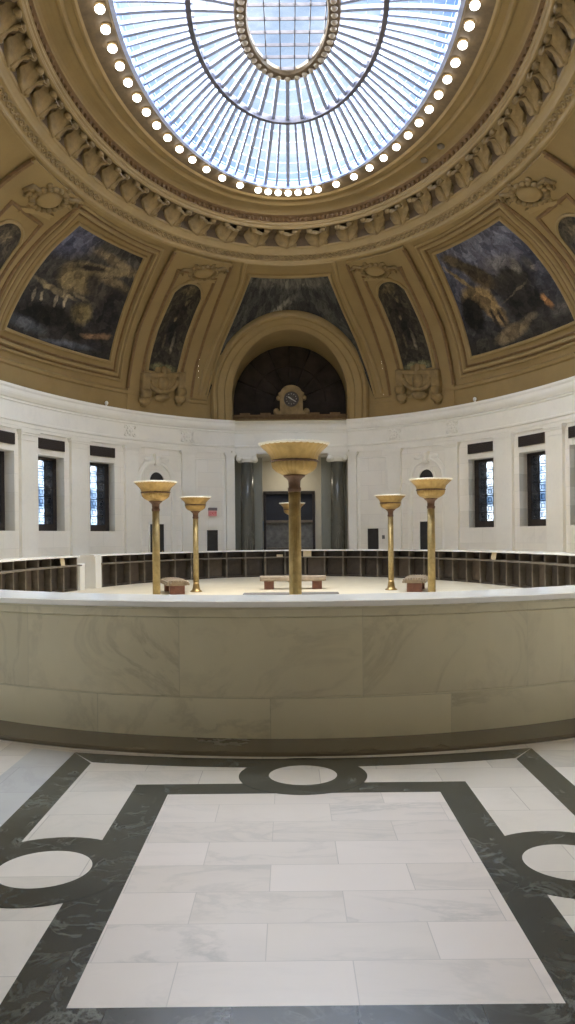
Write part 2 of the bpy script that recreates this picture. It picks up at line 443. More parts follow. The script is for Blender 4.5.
def lerp_tab(tab):
    def f(x):
        if x <= tab[0][0]:
            (x0, y0), (x1, y1) = tab[0], tab[1]
        elif x >= tab[-1][0]:
            (x0, y0), (x1, y1) = tab[-2], tab[-1]
        else:
            for k in range(len(tab)-1):
                if tab[k][0] <= x <= tab[k+1][0]:
                    (x0, y0), (x1, y1) = tab[k], tab[k+1]; break
        return y0+(y1-y0)*(x-x0)/(x1-x0)
    return f
MID = 89.8
def mir(f): return lambda v: 2*MID-f(v)

# ------------------------------------------------------------------ floor and inlays
OA, OB = 7.5, 13.42     # outer face of the counter
IA, IB = 6.87, 12.78    # inner face
mb = MB(); mb.bx(-14, 14, -4, 40.5, -0.2, 0.0)
struct(obj('floor', mb, M['floor']))
mb = MB(); mb.poly([(-0.75+0.0,2.66),(0.89,2.66),(0.89,4.9),(-0.75,4.9)], -0.01, 0.001)
struct(obj('floor_field', mb, M['field']))
def arc_y(x, y0, k=0.088): return y0+k*(x-0.08)**2
mb = MB()
z = 0.002
def strip(mb, pts, z): mb.poly(pts, -0.01, z)
strip(mb, [(-0.95,1.7),(-0.73,1.7),(-0.73,5.08),(-0.95,5.08)], z)
strip(mb, [(0.87,1.7),(1.06,1.7),(1.06,5.08),(0.87,5.08)], z)
strip(mb, [(-0.73,4.88),(0.87,4.88),(0.87,5.08),(-0.73,5.08)], z)
strip(mb, [(-0.73,2.40),(0.87,2.40),(0.87,2.66),(-0.73,2.66)], z)
struct(obj('floor_border', mb, M['dark']))
mb = MB()
strip(mb, [(-1.53,1.7),(-1.35,1.7),(-1.35,5.58),(-1.53,5.86)], z)
strip(mb, [(1.51,1.7),(1.69,1.7),(1.69,5.86),(1.51,5.58)], z)
n = 24
pin = [(-1.35+2.86*i/n, arc_y(-1.35+2.86*i/n, 5.43)) for i in range(n+1)]
pout = [(-1.53+3.22*i/n, arc_y(-1.53+3.22*i/n, 5.64)) for i in range(n+1)]
strip(mb, pin+pout[::-1], z)
struct(obj('floor_border', mb, M['dark']))
def floor_ring(cx, cy, ro, ri):
    mb = MB(); n = 64
    o = [(cx+ro*math.cos(2*PI*k/n), cy+ro*math.sin(2*PI*k/n)) for k in range(n)]
    i = [(cx+ri*math.cos(2*PI*k/n), cy+ri*math.sin(2*PI*k/n)) for k in range(n)]
    vs = [(x,y,0.0032) for x,y in o]+[(x,y,0.0032) for x,y in i]+[(x,y,-0.01) for x,y in o]+[(x,y,-0.01) for x,y in i]
    fs = []
    for k in range(n):
        j = (k+1) % n
        fs += [(k,j,n+j,n+k),(k,2*n+k,2*n+j,j),(n+k,n+j,3*n+j,3*n+k)]
    mb.add(vs, fs)
    struct(obj('floor_ring', mb, M['dark']))
    mb = MB(); mb.poly(i, -0.01, 0.0034)
    struct(obj('floor_medallion', mb, M['floor']))
floor_ring(0.07, 5.25, 0.405, 0.215)
floor_ring(-1.135, 3.79, 0.40, 0.215)
floor_ring(1.275, 3.81, 0.40, 0.215)
mb = MB(); strip(mb, [(-1.86,1.7),(-1.53,1.7),(-1.53,5.86),(-1.86,6.0)], 0.0015)
struct(obj('floor_strip', mb, M['greystrip']))
# low dark step round the counter with a pale edge line
mb = MB(); mb.ring([(OA-0.1,OB-0.1,0.0),(OA-0.1,OB-0.1,0.03),(OA+0.385,OB+0.385,0.03),(OA+0.40,OB+0.40,0.02),(OA+0.40,OB+0.40,0.0)], 0, 360, 180)
struct(obj('floor_step', mb, M['step']))
mb = MB(); mb.ring([(OA+0.40,OB+0.40,-0.01),(OA+0.40,OB+0.40,0.004),(OA+0.425,OB+0.425,0.004),(OA+0.425,OB+0.425,-0.01)], 0, 360, 180)
struct(obj('floor_edge_line', mb, M['floor']))
# cream floor inside the counter
mb = MB(); mb.disc((CX, CY, 0.012), IA+0.25, IB+0.25, 128)
struct(obj('floor_inner', mb, M['carpet']))

# ------------------------------------------------------------------ the oval counter
HT = 1.04
def counter(name, t0, t1, label, shelf0, shelf1, end_posts):
    root = empty(name, loc=(0,0,0))
    tag(root, label, 'counter')
    n = max(8, int(abs(t1-t0)/1.5))
    mb = MB()   # outer marble face with a plinth course and a top course
    mb.ring([(OA-0.10,OB-0.10,0.02),(OA+0.0,OB+0.0,0.02),(OA,OB,0.330),(OA-0.006,OB-0.006,0.333),(OA-0.006,OB-0.006,0.337),(OA-0.002,OB-0.002,0.34),
             (OA-0.002,OB-0.002,0.915),(OA-0.008,OB-0.008,0.918),(OA-0.008,OB-0.008,0.922),(OA+0.004,OB+0.004,0.926),(OA+0.004,OB+0.004,1.0),(OA-0.10,OB-0.10,1.0)], t0, t1, n)
    obj('marble_face', mb, M['counter'], root)
    mb = MB()
    e = 0.03
    mb.ring([(IA-e,IB-e,HT-0.045),(OA+e-0.006,OB+e-0.006,HT-0.045),(OA+e,OB+e,HT-0.038),(OA+e,OB+e,HT-0.006),(OA+e-0.008,OB+e-0.008,HT),(IA-e+0.008,IB-e+0.008,HT),(IA-e,IB-e,HT-0.006)], t0, t1, n)
    obj('countertop', mb, M['top'], root)
    mb = MB()   # dark carcass behind the shelves
    mb.ring([(IA+0.32,IB+0.32,0.015),(OA-0.1,OB-0.1,0.015),(OA-0.1,OB-0.1,HT-0.05),(IA+0.32,IB+0.32,HT-0.05)], shelf0, shelf1, n)
    obj('carcass', mb, M['wood'], root)
    mb = MB()   # working ledge, sticks out into the oval
    mb.ring([(IA-0.16,IB-0.16,0.735),(IA+0.32,IB+0.32,0.735),(IA+0.32,IB+0.32,0.775),(IA-0.16,IB-0.16,0.775)], shelf0, shelf1, n)
    obj('ledge', mb, M['woodedge'], root)
    mb = MB(); mb.ring([(IA+0.06,IB+0.06,0.015),(IA+0.32,IB+0.32,0.015),(IA+0.32,IB+0.32,0.07),(IA+0.06,IB+0.06,0.07)], shelf0, shelf1, n)
    obj('kickboard', mb, M['wood'], root)
    # dividers and panels
    t = shelf0+0.25; step = 0.80
    dv_up = MB(); dv_up.bx(-0.025, 0.025, -0.29, 0.02, 0.775, HT-0.045)
    dv_lo = MB(); dv_lo.bx(-0.035, 0.035, -0.29, -0.01, 0.015, 0.735)
    me_up, me_lo = dv_up.mesh('upper_divider', M['woodedge']), dv_lo.mesh('lower_divider', M['woodedge'])
    pm = MB(); pm.bx(-0.32, 0.32, -0.02, 0.01, 0.08, 0.73); pm.bx(-0.24, 0.24, -0.035, -0.015, 0.16, 0.65)
    me_p, me_q = pm.mesh('back_panel', M['wood']), pm.mesh('back_panel', M['woodlight'])
    k = 0
    while t < shelf1-0.2:
        F = wall_frame(t, 0, 0, IA+0.32, IB+0.32)
        obj('upper_divider', me_up, None, root, M=F); obj('lower_divider', me_lo, None, root, M=F)
        dt = step/wspeed(t, IA, IB)
        if t+dt < shelf1:
            obj('back_panel', me_q if (k*7) % 5 == 1 else me_p, None, root, M=wall_frame(t+dt/2, 0, 0, IA+0.20, IB+0.20))
        t += dt; k += 1
    for (tt, w, h) in end_posts:
        mb = MB(); mb.bx(-w/2, w/2, -0.03, 0.66, 0.0, h)
        obj('end_post', mb, M['counter'] if False else M['trimw'], root, M=wall_frame(tt, 0, 0, IA, IB))
    return root
counter('marble_counter', 1.0, 152.3, 'far white-topped counter curving across the hall with dark open shelves facing inward', 1.0, 150.2, [(151.0, 0.36, HT-0.046)])
counter('marble_counter', 156.6, 360.6, 'near veined marble counter wall bowing toward the viewer with white top', 157.0, 184.0, [])
# low marble end block at the left opening
mb = MB(); mb.chbox(-0.15, 0.15, -0.05, 0.64, 0.0, 0.80, 0.012)
eb = obj('end_block', mb, M['trimw'], None, M=wall_frame(155.95, 0, 0, IA, IB))
tag(eb, 'low white marble end block at the left opening in the counter', 'plinth')
def card(t, z, w, h, lean, label, inset=0.0):
    mb = MB(); mb.bx(-w/2, w/2, -0.006, 0.006, 0, h)
    Mx = wall_frame(t, z, inset, IA, IB) @ Matrix.Rotation(R_(lean), 4, 'Y') @ Matrix.Rotation(R_(-8), 4, 'X')
    tag(obj('paper_card', mb, M['card'], None, M=Mx), label, 'card', 'paper cards on the counter ledge')
card(161.3, 0.776, 0.26, 0.24, 0, 'tan paper card leaning on the ledge of the left counter end')
card(27.0, 0.776, 0.28, 0.24, 10, 'tan paper card on the ledge at the right of the oval')
card(84.9, 0.776, 0.32, 0.22, 0, 'cream card on the far ledge just right of the tall front lamp')
card(93.8, 0.776, 0.24, 0.09, 0, 'low cream card on the far ledge just left of the tall front lamp')

# ------------------------------------------------------------------ walls
WT = 0.85
WIN = [(131.6,137.0),(142.4,147.7),(152.4,157.4),(162.2,166.9)]
WINDOWS = [(a,b) for a,b in WIN]+[(2*MID-b,2*MID-a) for a,b in WIN]
SILL, HEAD = 1.83, 4.47
def ringbox(mb, t0, t1, z0, z1, ins=0.0, outs=WT, n=None):
    n = n or max(1, int(abs(t1-t0)/1.2))
    mb.ring([(WA-ins,WB-ins,z0),(WA+outs,WB+outs,z0),(WA+outs,WB+outs,z1),(WA-ins,WB-ins,z1)], t0, t1, n)
def wall_run(name, t0, t1):
    mb = MB(); t = t0
    for a, b in sorted(WINDOWS):
        if a < t0 or b > t1: continue
        ringbox(mb, t, a, 0, DZ0); ringbox(mb, a, b, 0, SILL, n=4); ringbox(mb, a, b, HEAD, DZ0, n=4)
        t = b
    ringbox(mb, t, t1, 0, DZ0)
    return struct(obj(name, mb, M['wall']))
wall_run('wall_right', -67.0, 76.0)
wall_run('wall_left', 103.6, 247.0)
# entablature: architrave, frieze, cornice
ent = [(0.0,5.20),(0.06,5.20),(0.06,5.31),(0.09,5.31),(0.09,5.43),(0.14,5.46),(0.14,5.52),(0.03,5.55),(0.03,6.08),(0.07,6.11),(0.07,6.17),(0.13,6.20),(0.20,6.30),(0.22,6.36),(0.22,6.46),(0.26,6.52),(0.26,6.60),(-0.2,6.60),(-0.2,5.2)]
mb = MB(); mb.ring([(WA-o,WB-o,z) for o,z in ent], 103.6, 436.0, 280)
struct(obj('trim_1', mb, M['trimw']))
mb = MB(); mb.ring([(WA-o,WB-o,z) for o,z in [(0,0),(0.07,0),(0.07,0.26),(0.04,0.32),(0,0.32)]], 103.6, 247.0, 120)
mb.ring([(WA-o,WB-o,z) for o,z in [(0,0),(0.07,0),(0.07,0.26),(0.04,0.32),(0,0.32)]], -67.0, 76.0, 120)
struct(obj('baseboard_1', mb, M['trimw']))
# pilasters
def pilaster(deg, w, d=0.13):
    mb = MB(); h = w/2
    mb.bx(-h, h, -d, 0.1, 0.0, 5.2)
    mb.bx(-h-0.05, h+0.05, -d-0.05, 0.1, 0, 0.35)
    mb.bx(-h-0.02, h+0.02, -d-0.02, 0.1, 4.86, 4.91)
    mb.bx(-h-0.04, h+0.04, -d-0.04, 0.1, 5.04, 5.11); mb.bx(-h-0.08, h+0.08, -d-0.07, 0.1, 5.11, 5.205)
    return struct(obj('trim_2', mb, M['trimw'], None, M=wall_frame(deg)))
for d, w in ((128.2,0.66),(115.0,0.62),(104.9,0.36),(139.7,0.86),(150.05,0.86),(159.8,0.86)):
    pilaster(d, w); pilaster(2*MID-d, w)
# windows
def window(i, a, b):
    c = (a+b)/2; w = wspeed(c)*(b-a)*0.5-0.01; t = R_(c)
    F = wall_frame(c)
    sag = wspeed(c)*0+0.015
    root = struct(empty('window_%d' % i, M=F))
    y0 = 0.43
    mb = MB()                                # dark casing lining the outer half of the opening
    for sx in (-1, 1): mb.bx(min(sx*(w-0.075), sx*(w+0.32)), max(sx*(w-0.075), sx*(w+0.32)), y0, 0.84, SILL-0.01, HEAD+0.01)
    mb.bx(-w, w, y0, 0.84, HEAD-0.10, HEAD+0.01); mb.bx(-w, w, y0, 0.84, SILL-0.005, SILL+0.24)
    obj('window_frame', mb, M['casing'], root)
    mb = MB()                                # wrought iron grille
    g = 0.016; x0, x1, z0, z1 = -w+0.07, w-0.07, SILL+0.24, HEAD-0.10
    nx, nz = 3, 7
    for k in range(nx+1):
        x = x0+(x1-x0)*k/nx; mb.bx(x-g, x+g, y0+0.02, y0+0.05, z0, z1)
    for k in range(nz+1):
        z = z0+(z1-z0)*k/nz; mb.bx(x0, x1, y0+0.02, y0+0.05, z-g, z+g)
    for p in range(nx):
        for q in range(nz):
            cx, cz = x0+(x1-x0)*(p+0.5)/nx, z0+(z1-z0)*(q+0.5)/nz
            hx, hz = (x1-x0)/nx/2, (z1-z0)/nz/2
            mb.tube([(cx+hx*0.5*math.cos(s*PI/6), y0+0.035, cz+hz*0.5*math.sin(s*PI/6)) for s in range(12)], 0.012, 5, True)
            for sx in (-1, 1):
                for sz in (-1, 1):
                    mb.tube([(cx+sx*hx*0.36, y0+0.035, cz+sz*hz*0.36), (cx+sx*hx*0.75, y0+0.035, cz+sz*hz*0.62), (cx+sx*hx, y0+0.035, cz+sz*hz)], 0.012, 5)
    obj('grille', mb, M['iron'], root)
    mb = MB(); mb.bx(-w+0.05, w-0.05, y0+0.10, y0+0.108, z0, z1)
    obj('window_glass', mb, M['winglass'], root)
    # dark grille panel over the opening
    mb = MB(); mb.bx(-w+0.0, w, -0.055, 0.02, 4.68, 5.05)
    ob = struct(obj('trim_3', mb, M['vent'], None, M=F))
    mb2 = MB()
    for k in range(5): mb2.bx(-w+0.03, w-0.03, -0.065, -0.04, 4.72+0.066*k, 4.74+0.066*k)
    obj('louver_slats', mb2, M['iron'], ob)
for i, (a, b) in enumerate(WINDOWS): window(i+1, a, b)

# arched doorway bays
def arch_bay(deg, nx):
    F = wall_frame(deg)
    mb = MB(); r = 0.86; zc = 3.85
    path = [(-r, -0.03, 0.35)]+[(-r, -0.03, 3.85*0.5+0.2), (-r, -0.03, zc)]+[(r*math.cos(PI-PI*k/20), -0.03, zc+r*math.sin(PI-PI*k/20)) for k in range(1, 20)]+[(r, -0.03, zc), (r, -0.03, 2.1), (r, -0.03, 0.35)]
    mb.sweep(path, [(0,-1,0)]*len(path), [(-0.12,-0.06),(0.12,-0.06),(0.12,0.05),(0.05,0.07),(0.0,0.04),(-0.12,0.03)])
    for s in (-1, 1): mb.bx(s*r-0.17, s*r+0.17, -0.12, 0.08, zc-0.16, zc)
    # keystone
    mb.add([(-0.09,-0.17,zc+r-0.2),(0.09,-0.17,zc+r-0.2),(0.15,-0.2,zc+r+0.26),(-0.15,-0.2,zc+r+0.26),(-0.09,0.06,zc+r-0.2),(0.09,0.06,zc+r-0.2),(0.15,0.06,zc+r+0.26),(-0.15,0.06,zc+r+0.26)],
           [(0,1,2,3),(7,6,5,4),(0,4,5,1),(1,5,6,2),(2,6,7,3),(3,7,4,0)])
    mb.sphere((0,-0.17,zc+r+0.05), 0.10, 0.07, 0.16)
    for s in (-1, 1): mb.sphere((s*0.42,-0.05,zc+r+0.05), 0.22, 0.05, 0.10, M=None)
    struct(obj('trim_4', mb, M['trimw'], None, M=F))
    # lunette window
    rr = 0.40
    lun = struct(empty('window_%d' % nx, M=F))
    mb = MB(); pts = [(-rr,-0.025,3.72)]+[(rr*math.cos(PI-PI*k/16), -0.025, 3.88+rr*math.sin(PI-PI*k/16)) for k in range(17)]+[(rr,-0.025,3.72)]
    mb.add(pts+[(0,-0.025,3.80)], [(k, k+1, len(pts)) for k in range(len(pts)-1)]+[(len(pts)-1, 0, len(pts))])
    obj('window_pane', mb, M['doordark'], lun)
    mb = MB(); mb.sweep(pts, [(0,-1,0)]*len(pts), [(-0.04,-0.03),(0.04,-0.03),(0.04,0.05),(-0.04,0.05)], True)
    obj('window_frame', mb, M['trimw'], lun)
    d = struct(empty('door_%d' % nx, M=F))
    mb = MB(); mb.bx(-0.36, 0.36, -0.03, 0.04, 0.0, 2.12); obj('door_leaf', mb, M['doordark'], d)
    mb = MB()
    for s in (-1, 1): mb.bx(s*0.39-0.035, s*0.39+0.035, -0.06, 0.04, 0, 2.2)
    mb.bx(-0.425, 0.425, -0.06, 0.04, 2.12, 2.2); obj('door_frame', mb, M['trimw'], d)
    mb = MB(); mb.sphere((0.24,-0.07,1.0), 0.03); obj('door_knob', mb, M['brasspole'], d)
arch_bay(122.3, 11); arch_bay(2*MID-122.3, 12)
# wall panels either side of the entrance with low dark doors
def panel_bay(deg, doff, nx):
    F = wall_frame(deg)
    mb = MB()
    x, z0, z1 = 0.66, 0.5, 4.9
    path = [(-x,-0.02,z0),(x,-0.02,z0),(x,-0.02,z1),(-x,-0.02,z1)]
    mb.sweep(path, [(0,-1,0)]*4, [(-0.05,-0.05),(0.05,-0.05),(0.05,0.015),(0,0.03),(-0.05,0.015)], True)
    struct(obj('trim_5', mb, M['trimw'], None, M=F))
    G = wall_frame(doff)
    d = struct(empty('door_%d' % nx, M=G))
    mb = MB(); mb.bx(-0.20, 0.20, -0.045, 0.03, 0.0, 1.82); obj('door_leaf', mb, M['doordark'], d)
    mb = MB()
    for s in (-1, 1): mb.bx(s*0.22-0.02, s*0.22+0.02, -0.06, 0.03, 0, 1.84)
    mb.bx(-0.24, 0.24, -0.06, 0.03, 1.82, 1.87); obj('door_frame', mb, M['casing'], d)
panel_bay(109.6, 109.2, 13); panel_bay(2*MID-109.6, 70.0, 14)
# carved wreaths on the frieze
def wreath(deg, label):
    F = wall_frame(deg, 5.81, 0.04)
    root = tag(empty('frieze_wreath', M=F), label, 'carving', 'carved wreaths on the frieze')
    mb = MB()
    for k in range(8):
        a = 2*PI*k/8
        mb.sphere((0.13*math.cos(a), -0.0, 0.13*math.sin(a)), 0.075, 0.035, 0.075, 8, 5)
    mb.sphere((0, -0.01, 0), 0.09, 0.05, 0.09, 10, 6)
    obj('rosette', mb, M['trimw'], root)
    mb = MB()
    for s in (-1, 1):
        for q in (-1, 1):
            mb.tube([(s*0.10,0.0,q*0.12),(s*0.20,-0.01,q*0.22),(s*0.30,0.0,q*0.20),(s*0.28,0.0,q*0.10),(s*0.22,0.0,q*0.12)], 0.022, 6)
    obj('scrolls', mb, M['trimw'], root)
for d, l in ((128.2,'carved wreath on the frieze left of the left arched bay'),(115.0,'carved wreath on the frieze right of the left arched bay'),
             (2*MID-128.2,'carved wreath on the frieze right of the right arched bay'),(2*MID-115.0,'carved wreath on the frieze left of the right arched bay')):
    wreath(d, l)
# exit sign
F = wall_frame(109.15, 2.47, 0.02)
root = tag(empty('exit_sign', M=F), 'small red EXIT sign on the white wall left of the entrance', 'sign')
mb = MB(); mb.bx(-0.18, 0.18, -0.07, 0.02, 0.0, 0.24); obj('sign_face', mb, M['exit'], root)
mb = MB(); mb.bx(-0.19, 0.19, -0.09, 0.02, 0.24, 0.36); obj('housing', mb, M['exitcap'], root)
cu = bpy.data.curves.new('lettering', 'FONT'); cu.body = 'EXIT'; cu.size = 0.17; cu.extrude = 0.004; cu.align_x = 'CENTER'
tmp = bpy.data.objects.new('tmp_text', cu); COL.objects.link(tmp)
bpy.context.view_layer.update()
me = bpy.data.meshes.new_from_object(tmp.evaluated_get(bpy.context.evaluated_depsgraph_get()))
bpy.data.objects.remove(tmp); me.materials.clear(); me.materials.append(M['exittext'])
lt = bpy.data.objects.new('lettering', me); COL.objects.link(lt); lt.parent = root
lt.matrix_local = Matrix.Translation((0,-0.074,0.06)) @ Matrix.Rotation(PI/2, 4, 'X')
# thermostat
mb = MB(); mb.chbox(-0.06, 0.06, -0.035, 0.03, 0, 0.16, 0.01)
tag(obj('wall_switch', mb, M['greybox'], None, M=wall_frame(67.6, 1.42, 0.0)), 'small grey switch box on the wall right of the right low dark door', 'switch')

# ------------------------------------------------------------------ far entrance bay
BX0, BX1, BY = -2.44, 2.58, 36.28
mb = MB()                                   # beam over the columns
e2 = [(o*1.0, z) for o, z in ent[:-2]]
for k in range(len(e2)-1):
    pass
prof = [(BY+0.02-o, z) for o, z in e2]+[(BY+0.9, 6.60), (BY+0.9, 5.20)]
n = len(prof)
mb.add([(BX0-0.2, y, z) for y, z in prof]+[(BX1+0.2, y, z) for y, z in prof],
       [tuple(range(n)), tuple(range(2*n-1, n-1, -1))]+[(k, n+k, n+(k+1) % n, (k+1) % n) for k in range(n)])
struct(obj('trim_6', mb, M['trimw']))
mb = MB()                                   # recess walls behind the columns
DXL, DXR, DH = -1.15, 1.15, 3.60
mb.bx(BX0-0.4, DXL, 39.0, 39.3, 0, 6.6); mb.bx(DXR, BX1+0.4, 39.0, 39.3, 0, 6.6); mb.bx(DXL, DXR, 39.0, 39.3, DH, 6.6)
mb.bx(BX0-0.4, BX0, 36.0, 39.1, 0, 5.3); mb.bx(BX1, BX1+0.4, 36.0, 39.1, 0, 5.3)
struct(obj('wall_back', mb, M['recwall']))
mb = MB(); mb.bx(BX0-0.4, BX1+0.4, 36.5, 39.3, 5.1, 5.3)
struct(obj('ceiling_recess', mb, M['recwall']))
door = struct(empty('door_1', loc=(0,39.0,0)))
mb = MB(); mb.bx(DXL, DXR, 0.16, 0.20, 2.30, DH); obj('transom_panel', mb, M['navy'], door)
mb = MB(); mb.bx(DXL, DXR, 0.02, 0.14, 2.22, 2.34); obj('transom_bar', mb, M['woodedge'], door)
mb = MB(); mb.bx(DXL, DXR, 0.20, 0.26, 0, 2.3); obj('door_leaf', mb, M['greybox'], door)
mb = MB()
for s in (DXL, DXR): mb.bx(s-0.06, s+0.06, -0.06, 0.2, 0, DH)
mb.bx(DXL-0.06, DXR+0.06, -0.06, 0.2, DH-0.03, DH+0.1); mb.bx(-0.03, 0.03, 0.1, 0.2, 0, 2.25); obj('door_frame', mb, M['casing'], door)
desk = tag(empty('reception_desk', loc=(-0.02,38.6,0)), 'grey desk standing before the dark far doorway', 'desk')
mb = MB(); mb.bx(-0.95, 0.95, -0.25, 0.25, 0, 1.02); mb.bx(-0.7, -0.1, -0.27, -0.24, 0.2, 0.85); mb.bx(0.1, 0.7, -0.27, -0.24, 0.2, 0.85); obj('desk_body', mb, M['greybox'], desk)
mb = MB(); mb.bx(-1.0, 1.0, -0.3, 0.3, 1.02, 1.07); obj('desk_top', mb, M['woodedge'], desk)
mb = MB(); mb.bx(-0.16, 0.16, -0.012, 0.012, -0.24, 0.24); mb.bx(-0.13, 0.13, -0.016, -0.01, 0.02, 0.2)
tag(obj('wall_poster', mb, M['poster'], None, loc=(-1.36,38.985,2.06)), 'small pale blue poster left of the far dark doorway', 'poster')
def column(x, label):
    root = tag(empty('marble_column', loc=(x,36.45,0)), label, 'column', 'entrance columns')
    mb = MB(); mb.lathe([(0.31,0.42),(0.315,1.2),(0.30,3.0),(0.265,4.82)], 32); obj('shaft', mb, M['greycol'], root)
    mb = MB(); mb.bx(-0.42, 0.42, -0.42, 0.42, 0, 0.16); mb.lathe([(0.41,0.16),(0.43,0.22),(0.40,0.28),(0.35,0.30),(0.37,0.36),(0.33,0.42)], 32); obj('base', mb, M['trimw'], root)
    mb = MB(); mb.lathe([(0.265,4.82),(0.30,4.85),(0.30,4.90),(0.34,4.95),(0.34,5.0)], 32)
    mb.bx(-0.42, 0.42, -0.40, 0.40, 5.09, 5.2); mb.bx(-0.36, 0.36, -0.33, 0.33, 4.97, 5.09)
    for s in (-1, 1):
        for y in (-0.34, 0.34):
            mb.lathe([(0.02,-0.05),(0.13,-0.05),(0.13,0.05),(0.02,0.05)], 16, M=Matrix.Translation((s*0.34, y, 4.97)) @ Matrix.Rotation(PI/2, 4, 'X'))
    obj('capital', mb, M['trimw'], root)
column(-1.83, 'left dark marble column with white capital at the far entrance')
column(2.13, 'right dark marble column with white capital at the far entrance')
mb = MB(); mb.bx(BX0, -1.2, 37.3, 37.6, 0, 5.1); mb.bx(1.45, BX1, 37.3, 37.6, 0, 5.1)
struct(obj('trim_7', mb, M['greyanta']))

# ------------------------------------------------------------------ near end: the doorway the photograph is taken from
mb = MB(); mb.bx(-4.35, -3.9, -3.2, 4.1, 0, 5.25); mb.bx(4.05, 4.5, -3.2, 4.1, 0, 5.25)
mb.bx(-4.35, 4.5, -3.5, -3.2, 0, 5.25)
struct(obj('wall_front', mb, M['wall']))
mb = MB(); mb.bx(-4.35, 4.5, -3.5, 2.9, 5.2, 5.4)
struct(obj('ceiling_vestibule', mb, M['trimw']))

# ------------------------------------------------------------------ dome
ARC_Z, ARC_R = 7.6, 2.52
def arch_in(s):        # s 0..1 along the opening from lower left to lower right -> X, Z
    L = ARC_Z-6.6; A = PI*ARC_R; T = 2*L+A; d = s*T
    if d < L: return CX-ARC_R, 6.6+d
    if d > L+A: return CX+ARC_R, 6.6+(T-d)
    a = PI-(d-L)/ARC_R
    return CX+ARC_R*math.cos(a), ARC_Z+ARC_R*math.sin(a)
def arch_at(s, k):     # k=0 inner edge, 1 outer edge of the archivolt
    X, Z = arch_in(s)
    if Z <= ARC_Z: return CX+math.copysign(ARC_R+0.88*k, X-CX), Z
    a = math.atan2(Z-ARC_Z, X-CX)
    return CX+(ARC_R+0.88*k)*math.cos(a), ARC_Z+(ARC_R+0.50*k)*math.sin(a)
mb = MB()
SH0, SH1 = 112.5, 67.1
tab = [SH0+(360-(SH0-SH1))*k/150 for k in range(151)]
mb.grid(lambda u, v: dome_pt(SH0+(360-(SH0-SH1))*u, v), 150, 26, lambda u, v: (u*60, v*8))
def bay(u, w):
    X, Z = arch_in(u); ti, vi = dome_xz(X, Z)
    # outer boundary of the bay: up the left side, along the top, down the right
    if u < 0.3: to, vo = SH0, u/0.3
    elif u > 0.7: to, vo = SH1, (1-u)/0.3
    else: to, vo = SH0+(SH1-SH0)*(u-0.3)/0.4, 1.0
    return dome_pt(ti+(to-ti)*w, vi+(vo-vi)*w)
mb.grid(bay, 80, 14, lambda u, v: (u*10, v*3))
struct(obj('ceiling', mb, M['dome'], fix=False))
# barrel recess behind the great arch
mb = MB()
def barrel(u, w):
    X, Z = arch_in(u); t, v = dome_xz(X, Z); p = dome_pt(t, v)
    y0 = p.y-0.05
    return (X, y0+(37.45-y0)*w, Z)
mb.grid(barrel, 60, 6)
mb.add([(CX-ARC_R,35.7,6.605),(CX+ARC_R,35.7,6.605),(CX+ARC_R,37.45,6.605),(CX-ARC_R,37.45,6.605)], [(0,1,2,3)])
struct(obj('ceiling_arch', mb, M['dome'], fix=False))
mb = MB(); pts = [(CX+(arch_in(k/40)[0]-CX)*1.05, 37.3, 6.5+(arch_in(k/40)[1]-6.5)*1.04) for k in range(41)]
mb.add(pts, [tuple(range(41))])
# ribs of the fanlight in the same near-black colour
for k in range(1, 8):
    a = PI*k/8
    mb.tube([(CX+0.7*math.cos(a), 37.27, ARC_Z+0.7*math.sin(a)), (CX+2.5*math.cos(a), 37.27, ARC_Z+2.5*math.sin(a))], 0.035, 6)
for r in (0.7, 1.6):
    mb.tube([(CX+r*math.cos(PI*k/24), 37.27, ARC_Z+r*math.sin(PI*k/24)) for k in range(25)], 0.04, 6)
struct(obj('window_10', mb, M['lunette']))
# archivolt
mb = MB()
pk = [(0,-0.05),(0,0.10),(0.10,0.12),(0.13,0.17),(0.36,0.17),(0.40,0.12),(0.44,0.20),(0.72,0.20),(0.76,0.14),(0.84,0.26),(0.96,0.28),(1.0,0.18),(1.0,-0.05)]
def archiv(u, w):
    k, off = pk[int(round(w*(len(pk)-1)))]
    X, Z = arch_at(u, k); t, v = dome_xz(X, Z)
    return dome_off(t, v, off)
mb.grid(archiv, 90, len(pk)-1, smooth=False)
struct(obj('trim_8', mb, M['domelight']))
# parapet at the foot of the arch
mb = MB(); mb.bx(-2.42, 2.56, 36.35, 36.6, 6.6, 6.83); mb.bx(-2.46, 2.6, 36.30, 36.65, 6.83, 6.9)
for x in (-1.9, -1.0, 1.15, 2.05): mb.bx(x-0.22, x+0.22, 36.33, 36.62, 6.9, 6.98)
tag(obj('parapet', mb, M['domered']), 'low tan parapet across the foot of the big arch under the clock', 'parapet')  # darker ochre here carries the shade under the arch
# clock
clock = tag(empty('wall_clock', loc=(0.14,36.45,6.9)), 'round dark clock in an arched tan housing under the big arch', 'clock')
mb = MB()
pts = [(-0.60,0.0),(0.60,0.0),(0.60,0.12),(0.50,0.16),(0.50,0.85),(0.56,0.88),(0.56,0.94)]+[(0.46*math.cos(a), 0.94+0.34*math.sin(a)) for a in [PI*k/16 for k in range(1, 16)]]+[(-0.56,0.94),(-0.56,0.88),(-0.50,0.85),(-0.50,0.16),(-0.60,0.12)]
mb.poly(pts, -0.16, 0.18, Matrix.Rotation(PI/2, 4, 'X'))
for s in (-1, 1):
    mb.sphere((s*0.66, 0, 0.14), 0.14, 0.1, 0.16)
    mb.lathe([(0.04,-0.1),(0.1,-0.1),(0.1,0.1),(0.04,0.1)], 12, M=Matrix.Translation((s*0.56,-0.1,0.72)) @ Matrix.Rotation(PI/2, 4, 'X'))
obj('housing', mb, M['carved'], clock)
RX = Matrix.Rotation(PI/2, 4, 'X')
